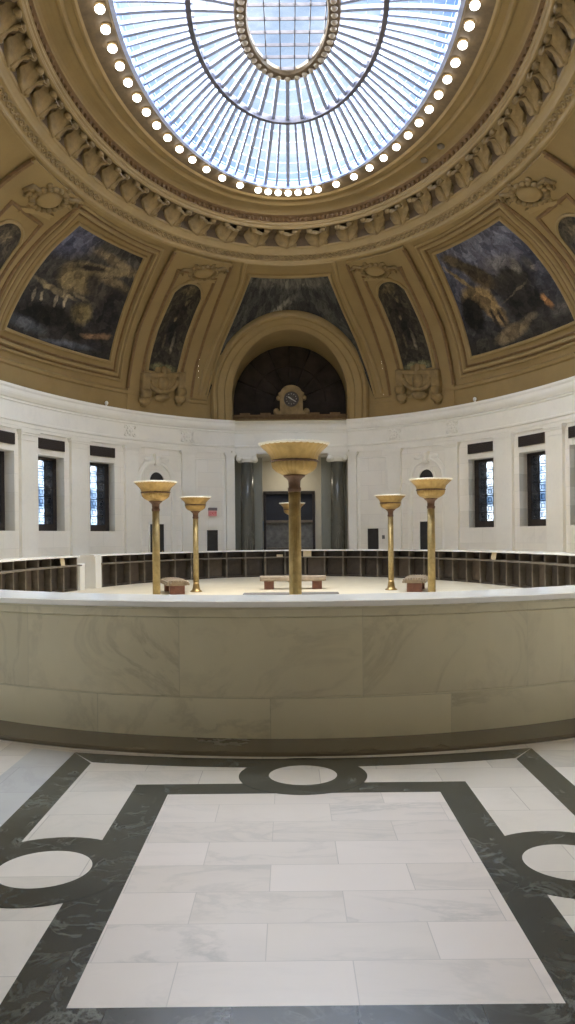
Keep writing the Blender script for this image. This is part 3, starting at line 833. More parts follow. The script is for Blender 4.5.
mb = MB(); mb.lathe([(0.0,-0.02),(0.33,-0.02),(0.33,0.03),(0.28,0.05),(0.27,0.02),(0.0,0.02)], 32, M=Matrix.Translation((0,-0.19,0.66)) @ RX); dial = obj('dial', mb, M['clockface'], clock)
mb = MB()
for k in range(12):
    a = 2*PI*k/12
    mb.box(0.22*math.cos(a), -0.245, 0.66+0.22*math.sin(a), 0.03, 0.01, 0.03)
obj('hour_marks', mb, M['clockpale'], dial)
def hand(name, L, w, ang):
    mb = MB(); mb.bx(-w/2, w/2, -0.008, 0.008, -0.06, L)
    o = obj(name, mb, M['clockpale'], dial); o.matrix_local = Matrix.Translation((0,-0.255,0.66)) @ Matrix.Rotation(R_(ang), 4, 'Y')
hand('hour_hand', 0.16, 0.05, -55); hand('minute_hand', 0.21, 0.035, 122)

# base band of the dome and bay edges
mb = MB()
def dome_ring_band(mb, t0, t1, n, pv):
    mb.grid(lambda u, w: dome_off(t0+(t1-t0)*u, pv[int(round(w*(len(pv)-1)))][0], pv[int(round(w*(len(pv)-1)))][1]), n, len(pv)-1, smooth=False)
base = [(0.0,0.0),(0.0,0.06),(0.10,0.06),(0.108,0.12),(0.124,0.12),(0.13,0.05),(0.135,-0.02)]
dome_ring_band(mb, 110.4, 200.0, 70, base); dome_ring_band(mb, 2*MID-110.4, 2*MID-200.0, 70, base)
struct(obj('trim_9', mb, M['dome']))

def dome_patch(L, Rr, v0, vt, nu, nv, off, skirt=0.0, prof=None):
    """patch on the dome between edge functions L(v), Rr(v); vt(u) is its upper edge"""
    mb = MB()
    def pt(u, w):
        v = v0+(vt(u)-v0)*w
        return L(v)+(Rr(v)-L(v))*u, v
    def fn(u, w):
        t, v = pt(u, w); return dome_off(t, v, off)
    mb.grid(fn, nu, nv)
    if skirt:
        loop = [(i/nu, 0.0) for i in range(nu)]+[(1.0, j/nv) for j in range(nv)]+[(1-i/nu, 1.0) for i in range(nu)]+[(0.0, 1-j/nv) for j in range(nv)]
        n = len(loop); vs = []
        for (u, w) in loop:
            t, v = pt(u, w); vs.append(dome_off(t, v, off)); vs.append(dome_off(t, v, off-skirt))
        mb.add(vs, [(2*k, 2*((k+1) % n), 2*((k+1) % n)+1, 2*k+1) for k in range(n)])
    return mb
def loop_pts(L, Rr, v0, vt, m, off, nu=14, nv=14):
    """closed path m metres outside the patch, lying on the dome"""
    out = []
    def push(u, w, su, sw):
        v = v0+(vt(u)-v0)*w; t = L(v)+(Rr(v)-L(v))*u
        p, tx, o, tz = dome_basis(t, v)
        dv = m/max(1e-6, (dome_pt(t, v+0.01)-dome_pt(t, v-0.01)).length/0.02)
        dt = m/max(1e-6, (dome_pt(t+0.5, v)-dome_pt(t-0.5, v)).length)
        # u grows to the right, which is falling degrees on the far side
        sgn = -1 if L(v) > Rr(v) else 1
        out.append((t+sgn*su*dt, v+sw*dv))
    for i in range(nu): push(i/nu, 0, 0 if i else -1, -1)
    for j in range(nv): push(1, j/nv, 1, 0 if j else -1)
    for i in range(nu): push(1-i/nu, 1, 0 if i else 1, 1)
    for j in range(nv): push(0, 1-j/nv, -1, 0 if j else 1)
    pts = [dome_off(t, v, off) for t, v in out]; ups = [-(dome_basis(t, v)[2]) for t, v in out]
    return pts, ups
def frame_mesh(L, Rr, v0, vt, rails):
    mb = MB()
    for (m, w, h) in rails:
        p, u = loop_pts(L, Rr, v0, vt, m, 0.0)
        mb.sweep(p, u, [(-w/2,-0.08),(w/2,-0.08),(w/2,h*0.5),(w*0.25,h),(-w*0.25,h),(-w/2,h*0.5)], True)
    return mb
# edge tables (v, degrees)
bigL = lerp_tab([(0.0,155.5),(0.28,155.2),(0.42,154.4),(0.56,153.6),(0.72,152.4),(0.875,150.5)])
bigR = lerp_tab([(0.0,133.5),(0.275,133.5),(0.54,132.9),(0.70,132.5),(0.887,132.3)])
narL = lerp_tab([(0.0,125.3),(0.27,124.8),(0.38,124.5),(0.53,123.8),(0.70,122.4),(0.80,121.4)])
narR = lerp_tab([(0.0,118.6),(0.27,118.2),(0.53,116.8),(0.70,115.3),(0.80,114.2)])
stL = lerp_tab([(0.0,129.1),(0.15,129.0),(0.49,128.4),(0.78,126.5),(0.99,125.2)])
stR = lerp_tab([(0.0,114.6),(0.15,114.3),(0.34,113.6),(0.55,111.9),(0.78,109.8),(0.99,107.6)])
farL = lerp_tab([(0.0,167.0),(0.27,166.3),(0.54,165.2),(0.75,164.2)])
farR = lerp_tab([(0.0,161.6),(0.27,161.1),(0.54,160.0),(0.75,159.0)])
fsL = lerp_tab([(0.0,170.2),(0.27,170.0),(0.54,169.6),(0.99,168.8)])
fsR = lerp_tab([(0.0,158.9),(0.27,158.8),(0.54,157.7),(0.78,155.8),(0.99,153.5)])
def arched(vmax, vside): return lambda u: vside+(vmax-vside)*math.sqrt(max(0.0, 1-(2*u-1)**2))
flat = lambda vv: (lambda u: vv)
# raised strips that carry the narrow murals
for L, Rr in ((stL, stR), (fsL, fsR)):
    for A, B in ((L, Rr), (mir(Rr), mir(L))):
        mb = dome_patch(A, B, 0.0, flat(0.985), 8, 26, 0.10, 0.2)
        o = struct(obj('trim_10', mb, M['dome'], fix=False))
        fm = MB()
        for E, s in ((A, 0.10), (B, -0.10)):
            path = [(E(v), v) for v in [0.14+0.83*k/22 for k in range(23)]]
            fm.sweep([dome_off(t, v, 0.10) for t, v in path], [-(dome_basis(t, v)[2]) for t, v in path], [(-0.06,-0.05),(0.06,-0.05),(0.06,0.03),(0.02,0.055),(-0.02,0.055),(-0.06,0.03)])
        obj('edge_moulding', fm, M['domered'], o)

S = lambda r, g, b, k=1.75: tuple(min(0.9, x*k*q) for x, q in zip(lin((r, g, b)), (1.06, 1.0, 0.88)))
murals = {
 'bigL': painting('mural_harbour_left', S(52,51,52), S(38,37,37), [
    (0.10,0.90,0.36,0.22,25,S(66,70,90),0.5),(0.75,0.86,0.45,0.06,-6,S(92,84,70),0.6),(0.62,0.76,0.46,0.05,10,S(104,95,76),0.5),
    (0.78,0.70,0.30,0.06,-8,S(86,78,64),0.5),(0.42,0.62,0.26,0.17,6,S(94,85,64),0.35),(0.50,0.74,0.26,0.035,12,S(34,31,30),0.6),(0.58,0.62,0.10,0.12,10,S(40,37,35),0.5),
    (0.26,0.45,0.26,0.035,-4,S(104,96,78),0.5),(0.56,0.47,0.22,0.02,-4,S(88,82,68),0.6),
    (0.72,0.52,0.16,0.14,30,S(50,47,46),0.5),(0.86,0.42,0.16,0.30,0,S(34,33,35),0.5),(0.60,0.34,0.13,0.12,0,S(84,76,54),0.5),
    (0.30,0.22,0.34,0.13,8,S(22,21,21),0.4),(0.62,0.17,0.16,0.10,0,S(28,27,27),0.4),(0.14,0.09,0.24,0.07,0,S(58,62,70),0.7),
    (0.82,0.19,0.18,0.035,14,S(104,84,66),0.6),(0.82,0.10,0.16,0.06,0,S(34,34,38),0.5),(0.58,0.04,0.3,0.04,6,S(64,68,80),0.7),
    (0.10,0.34,0.022,0.07,14,S(116,109,96),0.4),(0.18,0.36,0.016,0.05,14,S(104,98,86),0.4),(0.31,0.37,0.022,0.075,14,S(116,109,96),0.4),(0.40,0.39,0.02,0.07,14,S(110,103,90),0.4)], 0.09, 0.55, (1.15,1.2)),
 'bigR': painting('mural_quay_right', S(66,69,86), S(40,39,38), [
    (0.60,0.86,0.60,0.22,8,S(74,78,96),0.6),(0.62,0.70,0.30,0.10,-6,S(84,84,92),0.7),(0.16,0.88,0.16,0.08,-35,S(64,58,50),0.5),(0.34,0.72,0.30,0.08,-42,S(50,45,38),0.4),(0.40,0.60,0.24,0.07,-42,S(60,52,42),0.5),
    (0.18,0.66,0.30,0.025,-52,S(104,92,70),0.5),(0.24,0.50,0.20,0.13,-14,S(98,85,62),0.3),(0.34,0.36,0.09,0.22,22,S(102,88,64),0.35),(0.13,0.38,0.13,0.20,0,S(22,21,21),0.3),
    (0.32,0.27,0.022,0.12,8,S(36,32,30),0.5),(0.39,0.26,0.022,0.11,8,S(36,32,30),0.5),(0.64,0.50,0.26,0.20,10,S(36,35,34),0.4),(0.76,0.62,0.05,0.09,10,S(88,86,84),0.6),(0.88,0.58,0.05,0.10,10,S(76,74,74),0.6),
    (0.66,0.30,0.26,0.14,0,S(28,27,27),0.4),(0.44,0.10,0.22,0.08,12,S(84,75,60),0.45),(0.62,0.17,0.12,0.05,10,S(74,68,58),0.5),
    (0.85,0.24,0.035,0.10,12,S(118,88,58),0.5),(0.93,0.14,0.12,0.08,0,S(66,65,66),0.7),(0.62,0.42,0.2,0.012,16,S(74,68,60),0.6)], 0.09, 0.55, (1.15,1.2)),
 'ctr': painting('mural_water_centre', S(50,51,53), S(44,44,42), [
    (0.5,0.97,0.7,0.07,0,S(76,76,74),0.6),(0.40,0.74,0.26,0.035,34,S(88,88,86),0.6),(0.20,0.50,0.16,0.10,0,S(60,62,64),0.7),(0.50,0.60,0.2,0.16,0,S(34,34,34),0.6),
    (0.70,0.60,0.14,0.09,0,S(98,96,62),0.6),(0.82,0.45,0.12,0.09,0,S(70,74,60),0.6),(0.06,0.18,0.07,0.2,0,S(30,32,38),0.6),(0.95,0.22,0.07,0.2,0,S(32,36,48),0.6)], 0.14, 0.6, (1.6,1.0)),
 'nar': painting('mural_figure', S(46,43,37), S(42,40,37), [
    (0.5,0.93,0.34,0.06,0,S(70,63,50),0.5),(0.5,0.72,0.30,0.12,0,S(30,27,26),0.5),(0.60,0.80,0.10,0.04,20,S(78,70,56),0.6),(0.48,0.46,0.34,0.20,0,S(28,27,28),0.4),(0.60,0.34,0.07,0.14,4,S(86,82,74),0.5),(0.30,0.36,0.06,0.10,0,S(62,56,48),0.6),
    (0.5,0.05,0.55,0.055,0,S(78,78,62),0.3),(0.42,0.60,0.06,0.035,0,S(90,80,64),0.6)], 0.12, 0.6, (0.55,1.4)),
 'far': painting('mural_figure_dark', S(56,52,46), S(28,26,26), [
    (0.5,0.85,0.28,0.10,0,S(78,72,60),0.6),(0.5,0.6,0.3,0.16,0,S(26,25,25),0.5),(0.4,0.35,0.2,0.16,0,S(52,44,38),0.6)], 0.12, 0.6, (0.55,1.4)),
}
def big_mural(L, Rr, mat, label):
    c = dome_pt((L(0.28)+Rr(0.28))/2, 0.28)
    mb = dome_patch(L, Rr, 0.28, flat(0.878), 20, 24, 0.03, 0.06)
    o = tag(obj('ceiling_mural', mb, mat), label, 'mural', 'large ceiling murals')
    obj('mural_frame', frame_mesh(L, Rr, 0.28, flat(0.878), [(0.06,0.12,0.09),(0.48,0.14,0.10),(0.68,0.10,0.07)]), M['domelight'], o)
    obj('inner_moulding', frame_mesh(L, Rr, 0.28, flat(0.878), [(0.34,0.07,0.05),(0.58,0.045,0.04)]), M['domered'], o)
    return o
big_mural(bigL, bigR, murals['bigL'], 'large dark four-sided ceiling mural at the left of the dome, brown harbour scene')
big_mural(mir(bigR), mir(bigL), murals['bigR'], 'large four-sided ceiling mural at the right of the dome with blue-grey sky')
def narrow_mural(L, Rr, v0, vm, vs, mat, label):
    mb = dome_patch(L, Rr, v0, arched(vm, vs), 16, 22, 0.13, 0.06)
    o = tag(obj('arched_mural', mb, mat), label, 'mural', 'narrow arched ceiling murals')
    fm = MB(); p, u = loop_pts(L, Rr, v0, arched(vm, vs), 0.06, 0.10, 24, 14)
    fm.sweep(p, u, [(-0.05,-0.06),(0.05,-0.06),(0.05,0.05),(0.0,0.08),(-0.05,0.05)], True)
    obj('mural_frame', fm, M['domelight'], o)
    fm = MB(); p, u = loop_pts(L, Rr, v0, flat(vm+0.03), 0.26, 0.10)
    fm.sweep(p, u, [(-0.06,-0.06),(0.06,-0.06),(0.06,0.03),(0.0,0.06),(-0.06,0.03)], True)
    obj('leaf_moulding', fm, M['domered'], o)
narrow_mural(narL, narR, 0.275, 0.83, 0.755, murals['nar'], 'narrow arched dark mural between left mural and central arch')
narrow_mural(mir(narR), mir(narL), 0.275, 0.83, 0.755, murals['nar'], 'narrow arched dark mural between central arch and right mural')
narrow_mural(farL, farR, 0.275, 0.725, 0.66, murals['far'], 'narrow arched dark mural cut off by the left edge')
narrow_mural(mir(farR), mir(farL), 0.275, 0.725, 0.66, murals['far'], 'narrow arched dark mural cut off by the right edge')
# central mural over the arch
halfw = lerp_tab([(0.12,20.6),(0.305,19.2),(0.5,17.2),(0.687,14.6),(0.915,11.7)])
def above_arch(t, v):
    p = dome_pt(t, v)
    if p.z < ARC_Z: return abs(p.x-CX) > ARC_R+0.84
    return ((p.x-CX)/(ARC_R+0.84))**2+((p.z-ARC_Z)/(ARC_R+0.47))**2 > 1
def ctr_mesh(off):
    mb = MB(); nu, nv = 48, 14; low = []
    for i in range(nu+1):
        q = 1-2*i/nu; v = 0.912
        while v > 0.13 and above_arch(MID+q*halfw(v-0.004), v-0.004): v -= 0.004
        low.append(v)
    def fn(u, w):
        i = min(nu, int(round(u*nu))); v = low[i]+(0.912-low[i])*w
        return dome_off(MID+(1-2*u)*halfw(v), v, off)
    mb.grid(fn, nu, nv, lambda u, w: (u, low[min(nu, int(round(u*nu)))]+(1-low[min(nu, int(round(u*nu)))])*w))
    return mb
o = tag(obj('arch_mural', ctr_mesh(0.03), murals['ctr']), 'dark grey-green mural wrapped over the central arch', 'mural')
fm = MB()
for m, w, h, mt in ((0.06,0.12,0.10,0),(0.42,0.14,0.08,0)):
    path = [(MID+halfw(v)+m/wspeed(70), v) for v in [0.16+0.755*k/20 for k in range(21)]]
    dv = m*0.19
    path[-1] = (path[-1][0], 0.915+dv)
    path += [(MID+(1-2*k/16)*halfw(0.915), 0.915+dv) for k in range(1, 16)]
    path += [(MID-(halfw(v)+m/wspeed(70)), v if i else 0.915+dv) for i, v in enumerate([0.915-0.755*k/20 for k in range(21)])]
    fm.sweep([dome_off(t, v, 0) for t, v in path], [-(dome_basis(t, v)[2]) for t, v in path], [(-w/2,-0.08),(w/2,-0.08),(w/2,h*0.5),(w*0.25,h),(-w*0.25,h),(-w/2,h*0.5)])
obj('mural_frame', fm, M['domelight'], o)

# cartouches and carved consoles on the strips
def cartouche(deg, v, label, s=1.0):
    F = dome_frame(deg, v, 0.10)
    root = tag(empty('cartouche', M=F), label, 'carving', 'carved cartouches')
    mb = MB(); mb.sphere((0,-0.04,0.05), 0.42*s, 0.14, 0.30*s, 20, 10); obj('shield', mb, M['dome'], root)
    mb = MB()
    for k in range(18):
        a = 2*PI*k/18
        mb.sphere((0.56*s*math.cos(a), -0.05, 0.05+0.40*s*math.sin(a)), 0.11*s, 0.09, 0.085*s, 7, 5)
        if k % 3 == 0: mb.sphere((0.72*s*math.cos(a), -0.03, 0.05+0.52*s*math.sin(a)), 0.10*s, 0.07, 0.09*s, 7, 5)
    for sx in (-1, 1):
        mb.tube([(sx*0.5*s,-0.05,0.25*s),(sx*0.85*s,-0.06,0.34*s),(sx*0.98*s,-0.05,0.12*s),(sx*0.86*s,-0.05,-0.02),(sx*0.78*s,-0.05,0.12*s)], 0.06*s, 6)
    obj('leaf_border', mb, M['carved'], root)
    mb = MB()
    pts = [(-0.62,-0.44),(-0.40,-0.40),(0,-0.36),(0.40,-0.40),(0.62,-0.44),(0.52,-0.52),(0.60,-0.62),(0.40,-0.58),(0,-0.53),(-0.40,-0.58),(-0.60,-0.62),(-0.52,-0.52)]
    mb.poly([(x*s, z*s) for x, z in pts], -0.02, 0.09, Matrix.Rotation(PI/2, 4, 'X')); obj('ribbon', mb, M['domelight'], root)
for d, v, l, s in ((115.6,0.905,'carved cartouche above the left narrow mural',0.9),(2*MID-115.6,0.905,'carved cartouche above the right narrow mural',0.9),
                (160.3,0.895,'carved cartouche by the cornice at the upper left',1.05),(2*MID-160.3,0.895,'carved cartouche by the cornice at the upper right',1.05)):
    cartouche(d, v, l, s)
def console(deg, label):
    F = dome_frame(deg, 0.165, 0.10) @ Matrix.Diagonal((1.32, 1.2, 1.32, 1.0))
    root = tag(empty('carved_console', M=F), label, 'carving', 'carved consoles under the narrow murals')
    mb = MB(); mb.chbox(-0.62, 0.62, -0.22, 0.05, 0.42, 0.54, 0.02); mb.chbox(-0.50, 0.50, -0.16, 0.05, 0.05, 0.42, 0.02); mb.chbox(-0.3, 0.3, -0.12, 0.05, 0.54, 0.72, 0.03)
    obj('ledge', mb, M['carved'], root)
    for s in (-1, 1):
        mb = MB()
        mb.chbox(s*0.66-0.14, s*0.66+0.14, -0.24, 0.05, 0.02, 0.56, 0.03)
        mb.lathe([(0.03,-0.14),(0.13,-0.14),(0.15,-0.05),(0.15,0.05),(0.13,0.14),(0.03,0.14)], 16, M=Matrix.Translation((s*0.66,-0.2,-0.06)) @ Matrix.Rotation(PI/2, 4, 'Y'))
        mb.sphere((s*0.66,-0.16,-0.28), 0.22, 0.14, 0.15, 12, 8)
        mb.sphere((s*0.66,-0.12,-0.44), 0.14, 0.1, 0.07, 10, 6)
        obj('scroll_bracket', mb, M['carved'], root)
    mb = MB()
    mb.tube([(0.52*math.cos(PI+PI*k/12), -0.17, 0.30+0.34*math.sin(PI+PI*k/12)) for k in range(13)], 0.075, 8)
    mb.sphere((0,-0.14,0.22), 0.22, 0.12, 0.26, 12, 8); mb.sphere((0,-0.12,-0.22), 0.3, 0.10, 0.14, 12, 8); mb.sphere((0,-0.15,0.6), 0.12, 0.1, 0.14, 10, 6)
    obj('garland', mb, M['carved'], root)
console(121.6, 'carved bracket and garland under the left narrow mural'); console(2*MID-121.6, 'carved bracket and garland under the right narrow mural')
# little white cameras on the cornice
for d, l in ((133.8,'tiny white camera on the cornice under the left mural'),(45.9,'tiny white camera on the cornice under the right mural')):
    mb = MB(); mb.sphere((0,-0.02,0.13), 0.07, 0.07, 0.08); mb.lathe([(0.05,0),(0.05,0.03),(0.025,0.04),(0.025,0.09)], 12)
    tag(obj('security_camera', mb, M['white'], None, M=wall_frame(d, 6.6, 0.12)), l, 'camera', 'cornice cameras')

# ------------------------------------------------------------------ skylight cornice
C = [(6.75,11.0,11.50),(6.70,10.95,11.54),(6.66,10.90,11.50),(6.62,10.86,11.53),(6.60,10.84,11.60),(6.42,10.66,11.77),(6.41,10.65,11.74),(6.37,10.61,11.76),(6.34,10.58,11.82),(6.26,10.50,11.92),(6.22,10.46,11.94),(6.20,10.44,12.02)]
mb = MB(); mb.ring(C, 0, 360, 240, False); struct(obj('trim_11', mb, M['domelight'], fix=False))
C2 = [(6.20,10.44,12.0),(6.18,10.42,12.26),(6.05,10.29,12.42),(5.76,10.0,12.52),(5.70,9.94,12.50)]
mb = MB(); mb.ring(C2, 0, 360, 240, False); struct(obj('trim_12', mb, M['gapshade'], fix=False))
C3 = [(5.72,9.96,12.50),(5.70,9.94,12.43),(5.65,9.89,12.40),(5.60,9.84,12.40),(5.57,9.81,12.44),(5.58,9.82,12.50),(5.54,9.78,12.53),(5.54,9.78,12.58),(5.51,9.75,12.61)]
mb = MB(); mb.ring(C3, 0, 360, 240, False); struct(obj('trim_13', mb, M['domelight'], fix=False))
C4 = [(5.51,9.75,12.61),(5.57,9.81,12.66),(5.58,9.82,12.78),(5.48,9.72,12.85)]
mb = MB(); mb.ring(C4, 0, 360, 240, False)
for k in range(220):                        # egg and dart
    t = 2*PI*k/220
    if math.sin(t) < -0.45: continue
    mb.sphere(ell(t, 5.55, 9.79, 12.72), 0.06, 0.06, 0.075, 6, 5)
struct(obj('trim_14', mb, M['domered'], fix=False))
C5 = [(5.48,9.72,12.85),(5.46,9.70,12.91),(5.40,9.66,12.97),(5.32,9.60,13.02),(5.22,9.53,13.06),(5.12,9.45,13.08),(5.08,9.43,13.08),(5.06,9.41,13.06),(5.01,9.36,13.02),(4.96,9.31,13.02),(4.93,9.28,13.06),(4.90,9.25,13.13),(4.75,9.12,13.16),(4.72,9.09,13.12),(4.66,9.05,13.12),(4.62,9.02,13.20)]
mb = MB(); mb.ring(C5, 0, 360, 240, False); struct(obj('trim_15', mb, M['dome'], fix=False))
C6 = [(4.62,9.02,13.20),(4.40,8.88,13.26),(4.02,8.50,13.30),(3.97,8.45,13.27),(3.90,8.38,13.28),(3.88,8.35,13.36)]
mb = MB(); mb.ring(C6, 0, 360, 240, False); struct(obj('trim_17', mb, M['bulbband'], fix=False))
# ornament band
mb = MB()
for ph in (0, PI):                           # interlaced bands
    n = 1400; pts = []
    for k in range(n):
        t = 2*PI*k/n; q = 0.062*math.sin(116*t+ph)
        pts.append(ell(t, 6.51+q*0.75, 10.75+q*0.75, 11.69-q*0.75))
    mb.sweep(pts, [(0,0,-1)]*n, [(-0.022,-0.03),(0.022,-0.03),(0.022,0.03),(-0.022,0.03)], True)
for k in range(232):
    mb.sphere(ell(2*PI*(k+0.5)/232, 6.51, 10.75, 11.685), 0.03, 0.03, 0.03, 6, 4)
struct(obj('trim_16', mb, M['carved']))
# modillions: scrolled leaf brackets under the cornice
mod_root = tag(empty('bracket_cornice', loc=(CX, CY, 12.3)), 'ring of carved leaf brackets round the skylight cornice', 'cornice')
mb = MB()
ys = [(-0.27,-0.10),(-0.25,-0.02),(-0.16,0.01),(-0.05,-0.08),(0.08,-0.22),(0.16,-0.34),(0.25,-0.37),(0.29,-0.30)]
def leaf(u, w):
    i = w*(len(ys)-1); k = min(len(ys)-2, int(i)); f = i-k
    y = ys[k][0]+(ys[k+1][0]-ys[k][0])*f; z = ys[k][1]+(ys[k+1][1]-ys[k][1])*f
    x = (u-0.5)*2
    wd = 0.38+0.05*math.sin(w*PI)+0.025*math.sin(w*22)
    return (x*wd+0.09*math.sin(w*2*PI), y, z-0.09*(1-x*x)-0.03*math.cos(x*9)*(1-abs(x))+0.16*abs(x)**4-0.02*math.sin(w*16+abs(x)*5))
mb.grid(leaf, 14, 24)
mb.grid(lambda u, w: (leaf(u, w)[0], leaf(u, w)[1], leaf(u, w)[2] if u in (0, 1) else 0.08), 14, 24, flip=True)
for s in (-1, 1):
    mb.lathe([(0.02,-0.10),(0.07,-0.10),(0.085,0),(0.07,0.10),(0.02,0.10)], 12, M=Matrix.Translation((s*0.24,-0.23,-0.06)) @ Matrix.Rotation(PI/2, 4, 'Y'))
    mb.lathe([(0.02,-0.07),(0.06,-0.07),(0.075,0),(0.06,0.07),(0.02,0.07)], 12, M=Matrix.Translation((s*0.22,0.22,-0.35)) @ Matrix.Rotation(PI/2, 4, 'Y'))
mb.tube([(0,-0.26,-0.16),(0.06,-0.1,-0.16),(0,0.06,-0.29),(-0.06,0.2,-0.46)], 0.04, 6)
me_mod = mb.mesh('modillion', M['carved'])
t = 90.0; spots = []
for sgn in (1, -1):
    t = 90.0 if sgn == 1 else 90.0-1.06/wspeed(90, 5.95, 10.19)
    while (t < 208 and sgn == 1) or (t > -28 and sgn == -1):
        spots.append(t); t += sgn*1.06/wspeed(t, 5.95, 10.19)
bpy.context.view_layer.update()
for t in spots:
    F = wall_frame(t, 12.40, 0, 5.95, 10.19)
    o = obj('modillion', me_mod, None, mod_root); o.matrix_local = Matrix.Translation((-CX, -CY, -12.3)) @ F
# small fittings in the cove
for d, l in ((38.0,'small round fitting on the right of the skylight cove'),(31.5,'second small round fitting up the right of the skylight cove')):
    mb = MB(); mb.lathe([(0.02,-0.09),(0.10,-0.07),(0.12,-0.03),(0.12,0.02),(0.0,0.03)], 16)
    t = R_(d); tag(obj('cove_fitting', mb, M['woodedge'], None, loc=ell(t, 5.30, 9.59, 13.03)), l, 'fitting', 'cove fittings')

# bulbs
bulb_px = []
def ray_pt(x, y, z):
    f, vx, h = 831.0, 289.5, 538.0
    c, s = math.cos(0.010), math.sin(0.010); u, w = x-vx, h-y
    r = ((u*c+w*s)/f, 1.0, (-u*s+w*c)/f); k = (z-EYE)/r[2]
    return r[0]*k, k
BA, BB, BZ = 4.17, 8.64, 13.27
angs = [90.0+q*4.65 for q in range(-3, 4)]
per = 0.74
t = 112.4
while t < 269.8: angs.append(t); t += per/wspeed(t, BA, BB)
t = 67.6
while t > -89: angs.append(t); t -= per/wspeed(t, BA, BB)
gm = MB(); gm.sphere((0,0,-0.09), 0.115, 0.115, 0.09, 14, 10); me_g = gm.mesh('globe', M['bulb'])
sm_ = MB(); sm_.lathe([(0.13,0.03),(0.13,0.0),(0.09,-0.02),(0.06,-0.03),(0.05,-0.05)], 16); me_s = sm_.mesh('socket', M['carved'])
for t in angs:
    p = ell(R_(t), BA, BB, BZ)
    r = tag(empty('light_bulb', loc=p), 'round lit light bulb in the ring around the skylight', 'light bulb', 'bulbs round the skylight')
    obj('globe', me_g, None, r); obj('socket', me_s, None, r)

# ------------------------------------------------------------------ skylight
sky = tag(empty('skylight', loc=(CX, CY, 13.3)), 'big oval glass skylight with radial ribs and a gilded central oval', 'skylight')
EI, EM, EO = (1.20,2.50), (2.36,4.62), (3.90,8.38)
def sky_z(s): return 0.43-0.40*s*s*0.6-0.40*s*0.4      # 0 inner .. 1 outer
def sky_pt(t, s, dz=0.0):
    a = EI[0]+(EO[0]-EI[0])*s; b = EI[1]+(EO[1]-EI[1])*s
    return Vector((a*math.cos(t), b*math.sin(t), sky_z(s)+dz))
def arc_angles(n, a, b):
    K = 4000; cum = [0.0]
    for k in range(K):
        t = 2*PI*(k+0.5)/K; cum.append(cum[-1]+math.hypot(a*math.sin(t), b*math.cos(t)))
    T = cum[-1]; out = []; j = 0
    for i in range(n):
        d = T*i/n
        while cum[j+1] < d: j += 1
        out.append(2*PI*(j+(d-cum[j])/(cum[j+1]-cum[j]))/K)
    return out
A96 = arc_angles(96, *EM)
SM = 0.36
mb = MB(); mb.grid(lambda u, w: sky_pt(2*PI*u, w, 0.05), 192, 14); obj('glass', mb, M['glass'], sky)
for k, t in enumerate(A96):
    if k % 2 == 0:
        s0, w, d, nm = 0.0, 0.052, 0.045, 'rib'
    else:
        s0, w, d, nm = SM, 0.033, 0.04, 'glazing_bar'
    pts = [sky_pt(t, s0+(1-s0)*q/6) for q in range(7)]
    mb = MB(); mb.sweep(pts, [(0,0,1)]*7, [(-w,-d),(w,-d),(w,0.045),(-w,0.045)])
    obj(nm, mb, M['rib'], sky)
def ellring(name, a, b, z, w, d0, d1, mat, beads=0):
    mb = MB(); n = 128
    pts = [(a*math.cos(2*PI*k/n), b*math.sin(2*PI*k/n), z) for k in range(n)]
    mb.sweep(pts, [(0,0,1)]*n, [(-w,-d0),(w,-d0),(w,d1),(-w,d1)], True)
    o = obj(name, mb, mat, sky); return o
ellring('middle_ring', EI[0]+(EO[0]-EI[0])*SM+0.1, EI[1]+(EO[1]-EI[1])*SM-0.02, sky_z(SM), 0.06, 0.13, 0.05, M['ringsteel'])
ellring('outer_ring', EO[0], EO[1], sky_z(1.0), 0.05, 0.10, 0.10, M['rib'])
mb = MB(); n = 128
pts = [(1.10*math.cos(2*PI*k/n), 2.40*math.sin(2*PI*k/n), 0.43) for k in range(n)]
mb.sweep(pts, [(0,0,1)]*n, [(-0.16,-0.02),(-0.13,-0.10),(-0.06,-0.13),(0.06,-0.13),(0.13,-0.10),(0.16,-0.02),(0.14,0.08),(-0.14,0.08)], True)
obj('gilded_ring', mb, M['gilt'], sky)
mb = MB(); mb.sphere((0,0,0), 0.085, 0.085, 0.06, 8, 6); me_r = mb.mesh('rosette', M['bead'])
for t in arc_angles(44, 1.10, 2.40):
    obj('rosette', me_r, None, sky, loc=(1.10*math.cos(t), 2.40*math.sin(t), 0.29))
mb = MB(); mb.grid(lambda u, w: (0.96*w*math.cos(2*PI*u), 2.26*w*math.sin(2*PI*u), 0.50), 64, 6); obj('oculus_glass', mb, M['oculus'], sky)
mb = MB(); w = 0.011
for k in range(-2, 3):
    x = 0.36*k+0.18
    if abs(x) < 0.96:
        y = 2.26*math.sqrt(1-(x/0.96)**2); mb.bx(x-w, x+w, -y, y, 0.42, 0.50)
for k in range(-4, 5):
    y = 0.52*k+0.12
    if abs(y) < 2.26:
        x = 0.96*math.sqrt(1-(y/2.26)**2); mb.bx(-x, x, y-w, y+w, 0.42, 0.50)
obj('oculus_bars', mb, M['ringsteel'], sky)
mb = MB()   # fine glazing lines across the panes
for s in (0.12, 0.24, 0.48, 0.58, 0.68, 0.78, 0.88, 0.95):
    n = 128; mb.sweep([sky_pt(2*PI*k/n, s, 0.03) for k in range(n)], [(0,0,1)]*n, [(-0.006,-0.01),(0.006,-0.01),(0.006,0.01),(-0.006,0.01)], True)
obj('pane_joints', mb, M['rib'], sky)

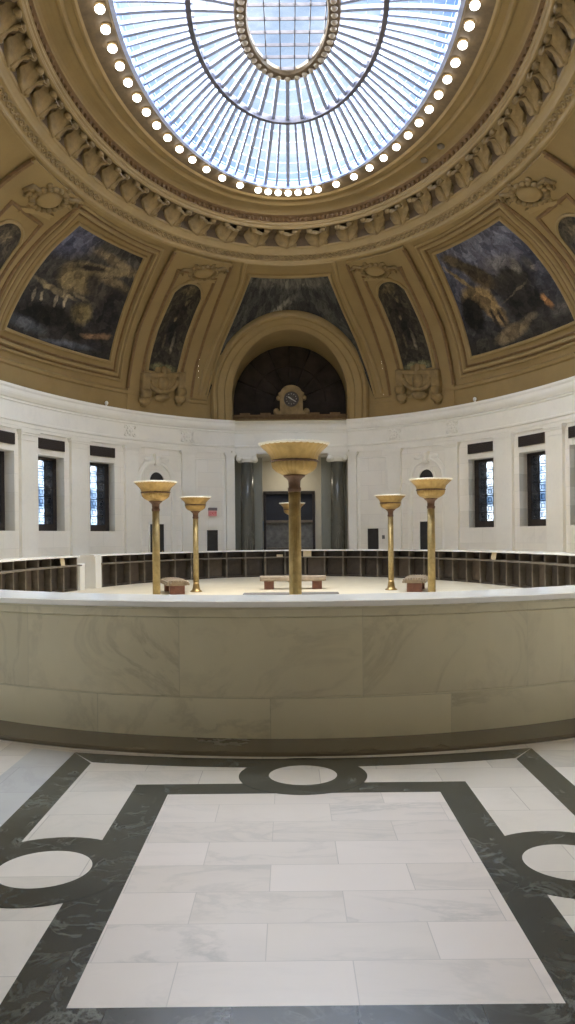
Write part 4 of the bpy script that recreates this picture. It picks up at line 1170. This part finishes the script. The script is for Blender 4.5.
# ------------------------------------------------------------------ torch lamps
def make_lamp():
    r = empty('torch_lamp')
    mb = MB(); mb.lathe([(0.17,0.0),(0.17,0.02),(0.15,0.035),(0.115,0.06),(0.098,0.12),(0.088,0.2),(0.08,0.27)], 32); obj('base', mb, M['brass'], r)
    mb = MB(); mb.lathe([(0.080,0.26),(0.080,0.5),(0.074,2.07)], 48, flute=16, depth=0.10); obj('pole', mb, M['brasspole'], r)
    mb = MB(); mb.lathe([(0.074,2.06),(0.084,2.07),(0.084,2.11),(0.074,2.12),(0.078,2.2),(0.10,2.23),(0.13,2.25),(0.14,2.27)], 32); obj('collar', mb, M['collar'], r)
    mb = MB(); mb.lathe([(0.11,2.26),(0.15,2.275),(0.23,2.315),(0.275,2.36),(0.29,2.42),(0.285,2.435)], 96, flute=32, depth=0.09, cap=False)
    mb.lathe([(0.288,2.45),(0.298,2.49),(0.318,2.53),(0.35,2.567),(0.39,2.603),(0.42,2.63),(0.428,2.642)], 96, flute=32, depth=0.035, cap=False)
    bowl = obj('bowl', mb, M['brass'], r)
    mb = MB(); mb.lathe([(0.275,2.428),(0.300,2.434),(0.303,2.444),(0.300,2.452),(0.280,2.458)], 64, cap=False); obj('bowl_band', mb, M['collar'], bowl)
    mb = MB(); mb.lathe([(0.36,2.62),(0.42,2.637),(0.437,2.645),(0.440,2.655),(0.432,2.664),(0.39,2.660)], 96, cap=False)
    for k in range(60):
        a = 2*PI*k/60; mb.sphere((0.434*math.cos(a), 0.434*math.sin(a), 2.661), 0.011, 0.011, 0.011, 6, 4)
    obj('rim', mb, M['rim'], bowl)
    mb = MB(); mb.lathe([(0.395,2.655),(0.36,2.668),(0.25,2.682),(0.12,2.689),(0.0,2.69)], 48); obj('diffuser', mb, M['diffuser'], bowl)
    return r
def px_ground(x, d): return ray_pt(x, 540, EYE-0.0000)[0] if False else (x-289.5)/831.0*d
lamp = make_lamp()
spots = [(0.068,10.36,'tall brass torch lamp nearest the viewer, in the middle'),
         (-2.73,17.0,'brass torch lamp second nearest on the left, by the left bench'),
         (2.90,17.0,'brass torch lamp second nearest on the right, before the right bench'),
         (-2.64,23.4,'small far brass torch lamp on the left'),
         (2.85,23.4,'small far brass torch lamp on the right'),
         (0.10,28.0,'farthest brass torch lamp, half hidden behind the nearest one')]
for i, (x, y, l) in enumerate(spots):
    o = lamp if i == 0 else copy_tree(lamp)
    o.location = (x, y, 0.012); tag(o, l, 'lamp', 'brass torch lamps in the oval')

# ------------------------------------------------------------------ benches
def make_bench():
    r = empty('bench'); L = 0.96
    mb = MB()
    for k, (y, z) in enumerate([(-0.285,0.31),(-0.27,0.355),(-0.21,0.378),(-0.14,0.385),(-0.07,0.388),(0.0,0.388),(0.07,0.388),(0.14,0.385),(0.21,0.378),(0.27,0.355),(0.285,0.31)]):
        mb.chbox(-L, L, y-0.029, y+0.029, z-0.06, z, 0.008)
    obj('slatted_seat', mb, M['bench'], r)
    mb = MB()
    for s in (-1, 1): mb.lathe([(0.0,-0.02),(0.03,-0.02),(0.035,0.0),(0.03,0.02),(0.0,0.02)], 12, M=Matrix.Translation((s*(L-0.02),-0.2,0.30)) @ Matrix.Rotation(PI/2, 4, 'Y'))
    mb.bx(-L+0.06, L-0.06, -0.25, 0.25, 0.24, 0.33); obj('seat_frame', mb, M['bench'], r)
    for s in (-1, 1):
        mb = MB(); mb.chbox(s*0.70-0.14, s*0.70+0.14, -0.20, 0.20, 0.0, 0.245, 0.015); obj('leg', mb, M['benchleg'], r)
    return r
bench = make_bench()
for i, (x, y, rz, l) in enumerate([(0.09,24.3,0,'long slatted bench in the middle of the oval behind the front lamp'),
                               (0.02,16.75,0,'dark bench just showing its top over the near counter behind the front lamp'),
                               (-3.22,23.1,-76,'slatted bench on the left seen end on behind a lamp pole'),
                               (3.52,23.2,78,'slatted bench on the right seen end on beside a lamp pole')]):
    o = bench if i == 0 else copy_tree(bench)
    o.matrix_world = Matrix.Translation((x, y, 0.012)) @ Matrix.Rotation(R_(rz), 4, 'Z'); tag(o, l, 'bench', 'slatted benches in the oval')
    if i == 1:                              # the nearest bench has darker slats
        for ch in o.children:
            if ch.name.startswith('slatted_seat'):
                ch.data = ch.data.copy(); ch.data.materials[0] = M['wood']

# ------------------------------------------------------------------ daylight
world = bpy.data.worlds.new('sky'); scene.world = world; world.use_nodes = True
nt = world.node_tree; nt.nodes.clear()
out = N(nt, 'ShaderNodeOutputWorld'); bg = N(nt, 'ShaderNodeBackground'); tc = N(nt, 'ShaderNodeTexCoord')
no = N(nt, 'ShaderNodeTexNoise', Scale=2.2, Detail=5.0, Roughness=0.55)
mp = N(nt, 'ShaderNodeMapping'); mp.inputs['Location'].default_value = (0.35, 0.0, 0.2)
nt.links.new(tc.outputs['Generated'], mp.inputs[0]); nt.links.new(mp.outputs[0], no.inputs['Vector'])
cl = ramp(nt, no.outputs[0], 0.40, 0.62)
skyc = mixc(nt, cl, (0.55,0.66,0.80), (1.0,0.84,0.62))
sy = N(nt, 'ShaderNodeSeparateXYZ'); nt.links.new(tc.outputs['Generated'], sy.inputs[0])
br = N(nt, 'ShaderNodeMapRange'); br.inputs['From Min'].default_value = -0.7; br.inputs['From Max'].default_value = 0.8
br.inputs['To Min'].default_value = 0.40; br.inputs['To Max'].default_value = 1.75   # gradient added: brighter sky ahead, to light the near floor
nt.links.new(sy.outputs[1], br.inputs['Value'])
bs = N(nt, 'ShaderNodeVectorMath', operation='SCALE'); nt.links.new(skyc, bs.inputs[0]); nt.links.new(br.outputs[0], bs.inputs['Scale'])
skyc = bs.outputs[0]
# dim blue patch added only in the seen directions; unseen brighter sky does the lighting
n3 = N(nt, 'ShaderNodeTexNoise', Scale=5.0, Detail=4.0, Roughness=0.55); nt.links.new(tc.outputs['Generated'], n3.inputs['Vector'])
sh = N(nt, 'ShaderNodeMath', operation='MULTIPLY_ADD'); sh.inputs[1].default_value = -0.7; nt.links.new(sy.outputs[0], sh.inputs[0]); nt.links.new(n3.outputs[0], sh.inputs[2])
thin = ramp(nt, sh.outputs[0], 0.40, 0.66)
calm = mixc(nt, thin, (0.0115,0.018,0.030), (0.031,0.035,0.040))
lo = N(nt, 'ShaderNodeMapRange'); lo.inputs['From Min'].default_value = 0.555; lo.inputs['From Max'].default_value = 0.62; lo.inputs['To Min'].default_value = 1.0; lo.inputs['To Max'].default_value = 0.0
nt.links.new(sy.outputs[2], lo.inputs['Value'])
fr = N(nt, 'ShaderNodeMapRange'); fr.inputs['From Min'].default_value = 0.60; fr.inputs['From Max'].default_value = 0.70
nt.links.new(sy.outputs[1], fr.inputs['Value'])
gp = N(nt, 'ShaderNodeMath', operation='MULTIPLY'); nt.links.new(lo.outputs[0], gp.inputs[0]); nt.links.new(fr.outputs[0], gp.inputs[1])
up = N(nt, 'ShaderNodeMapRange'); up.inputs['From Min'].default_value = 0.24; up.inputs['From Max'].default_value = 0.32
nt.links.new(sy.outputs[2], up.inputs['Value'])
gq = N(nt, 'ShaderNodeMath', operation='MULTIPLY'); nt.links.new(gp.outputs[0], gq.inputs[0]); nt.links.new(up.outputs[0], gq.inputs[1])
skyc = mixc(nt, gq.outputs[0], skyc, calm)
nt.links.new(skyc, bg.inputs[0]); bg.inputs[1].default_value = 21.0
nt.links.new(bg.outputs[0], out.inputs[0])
def portal(name, M_, sx, sy):
    L = bpy.data.lights.new(name, 'AREA'); L.shape = 'RECTANGLE'; L.size = sx; L.size_y = sy
    L.cycles.is_portal = True
    o = bpy.data.objects.new(name, L); COL.objects.link(o); o.matrix_world = M_
portal('skylight_portal', Matrix.Translation((CX, CY, 14.05)), 8.4, 17.4)

lb = bpy.data.lights.new('recess_fill', 'AREA'); lb.shape = 'DISK'; lb.size = 0.7; lb.energy = 17.0; lb.color = (1.0,0.9,0.74)  # unseen area light added to brighten the entrance recess
lo_ = bpy.data.objects.new('recess_fill', lb); COL.objects.link(lo_); lo_.location = (CX, 37.6, 5.04)

# ------------------------------------------------------------------ camera and view
cam = bpy.data.cameras.new('camera'); co = bpy.data.objects.new('camera', cam); COL.objects.link(co)
cam.sensor_fit = 'VERTICAL'; cam.sensor_height = 36.0; cam.lens = 831/1024*36.0
cam.shift_x = -(289.5-287.5)/1024; cam.shift_y = (538-512)/1024
cam.clip_end = 200
co.matrix_world = Matrix.Translation((0,0,EYE)) @ Matrix.Rotation(PI/2, 4, 'X') @ Matrix.Rotation(-0.010, 4, 'Z')
scene.camera = co
vs = scene.view_settings
vs.view_transform = 'Standard'; vs.look = 'None'; vs.gamma = 1.0; vs.exposure = 0.92
try: vs.use_curve_mapping = False
except Exception: pass
scene.cycles.max_bounces = 10; scene.cycles.diffuse_bounces = 6; scene.cycles.transparent_max_bounces = 12
scene.cycles.use_denoising = True
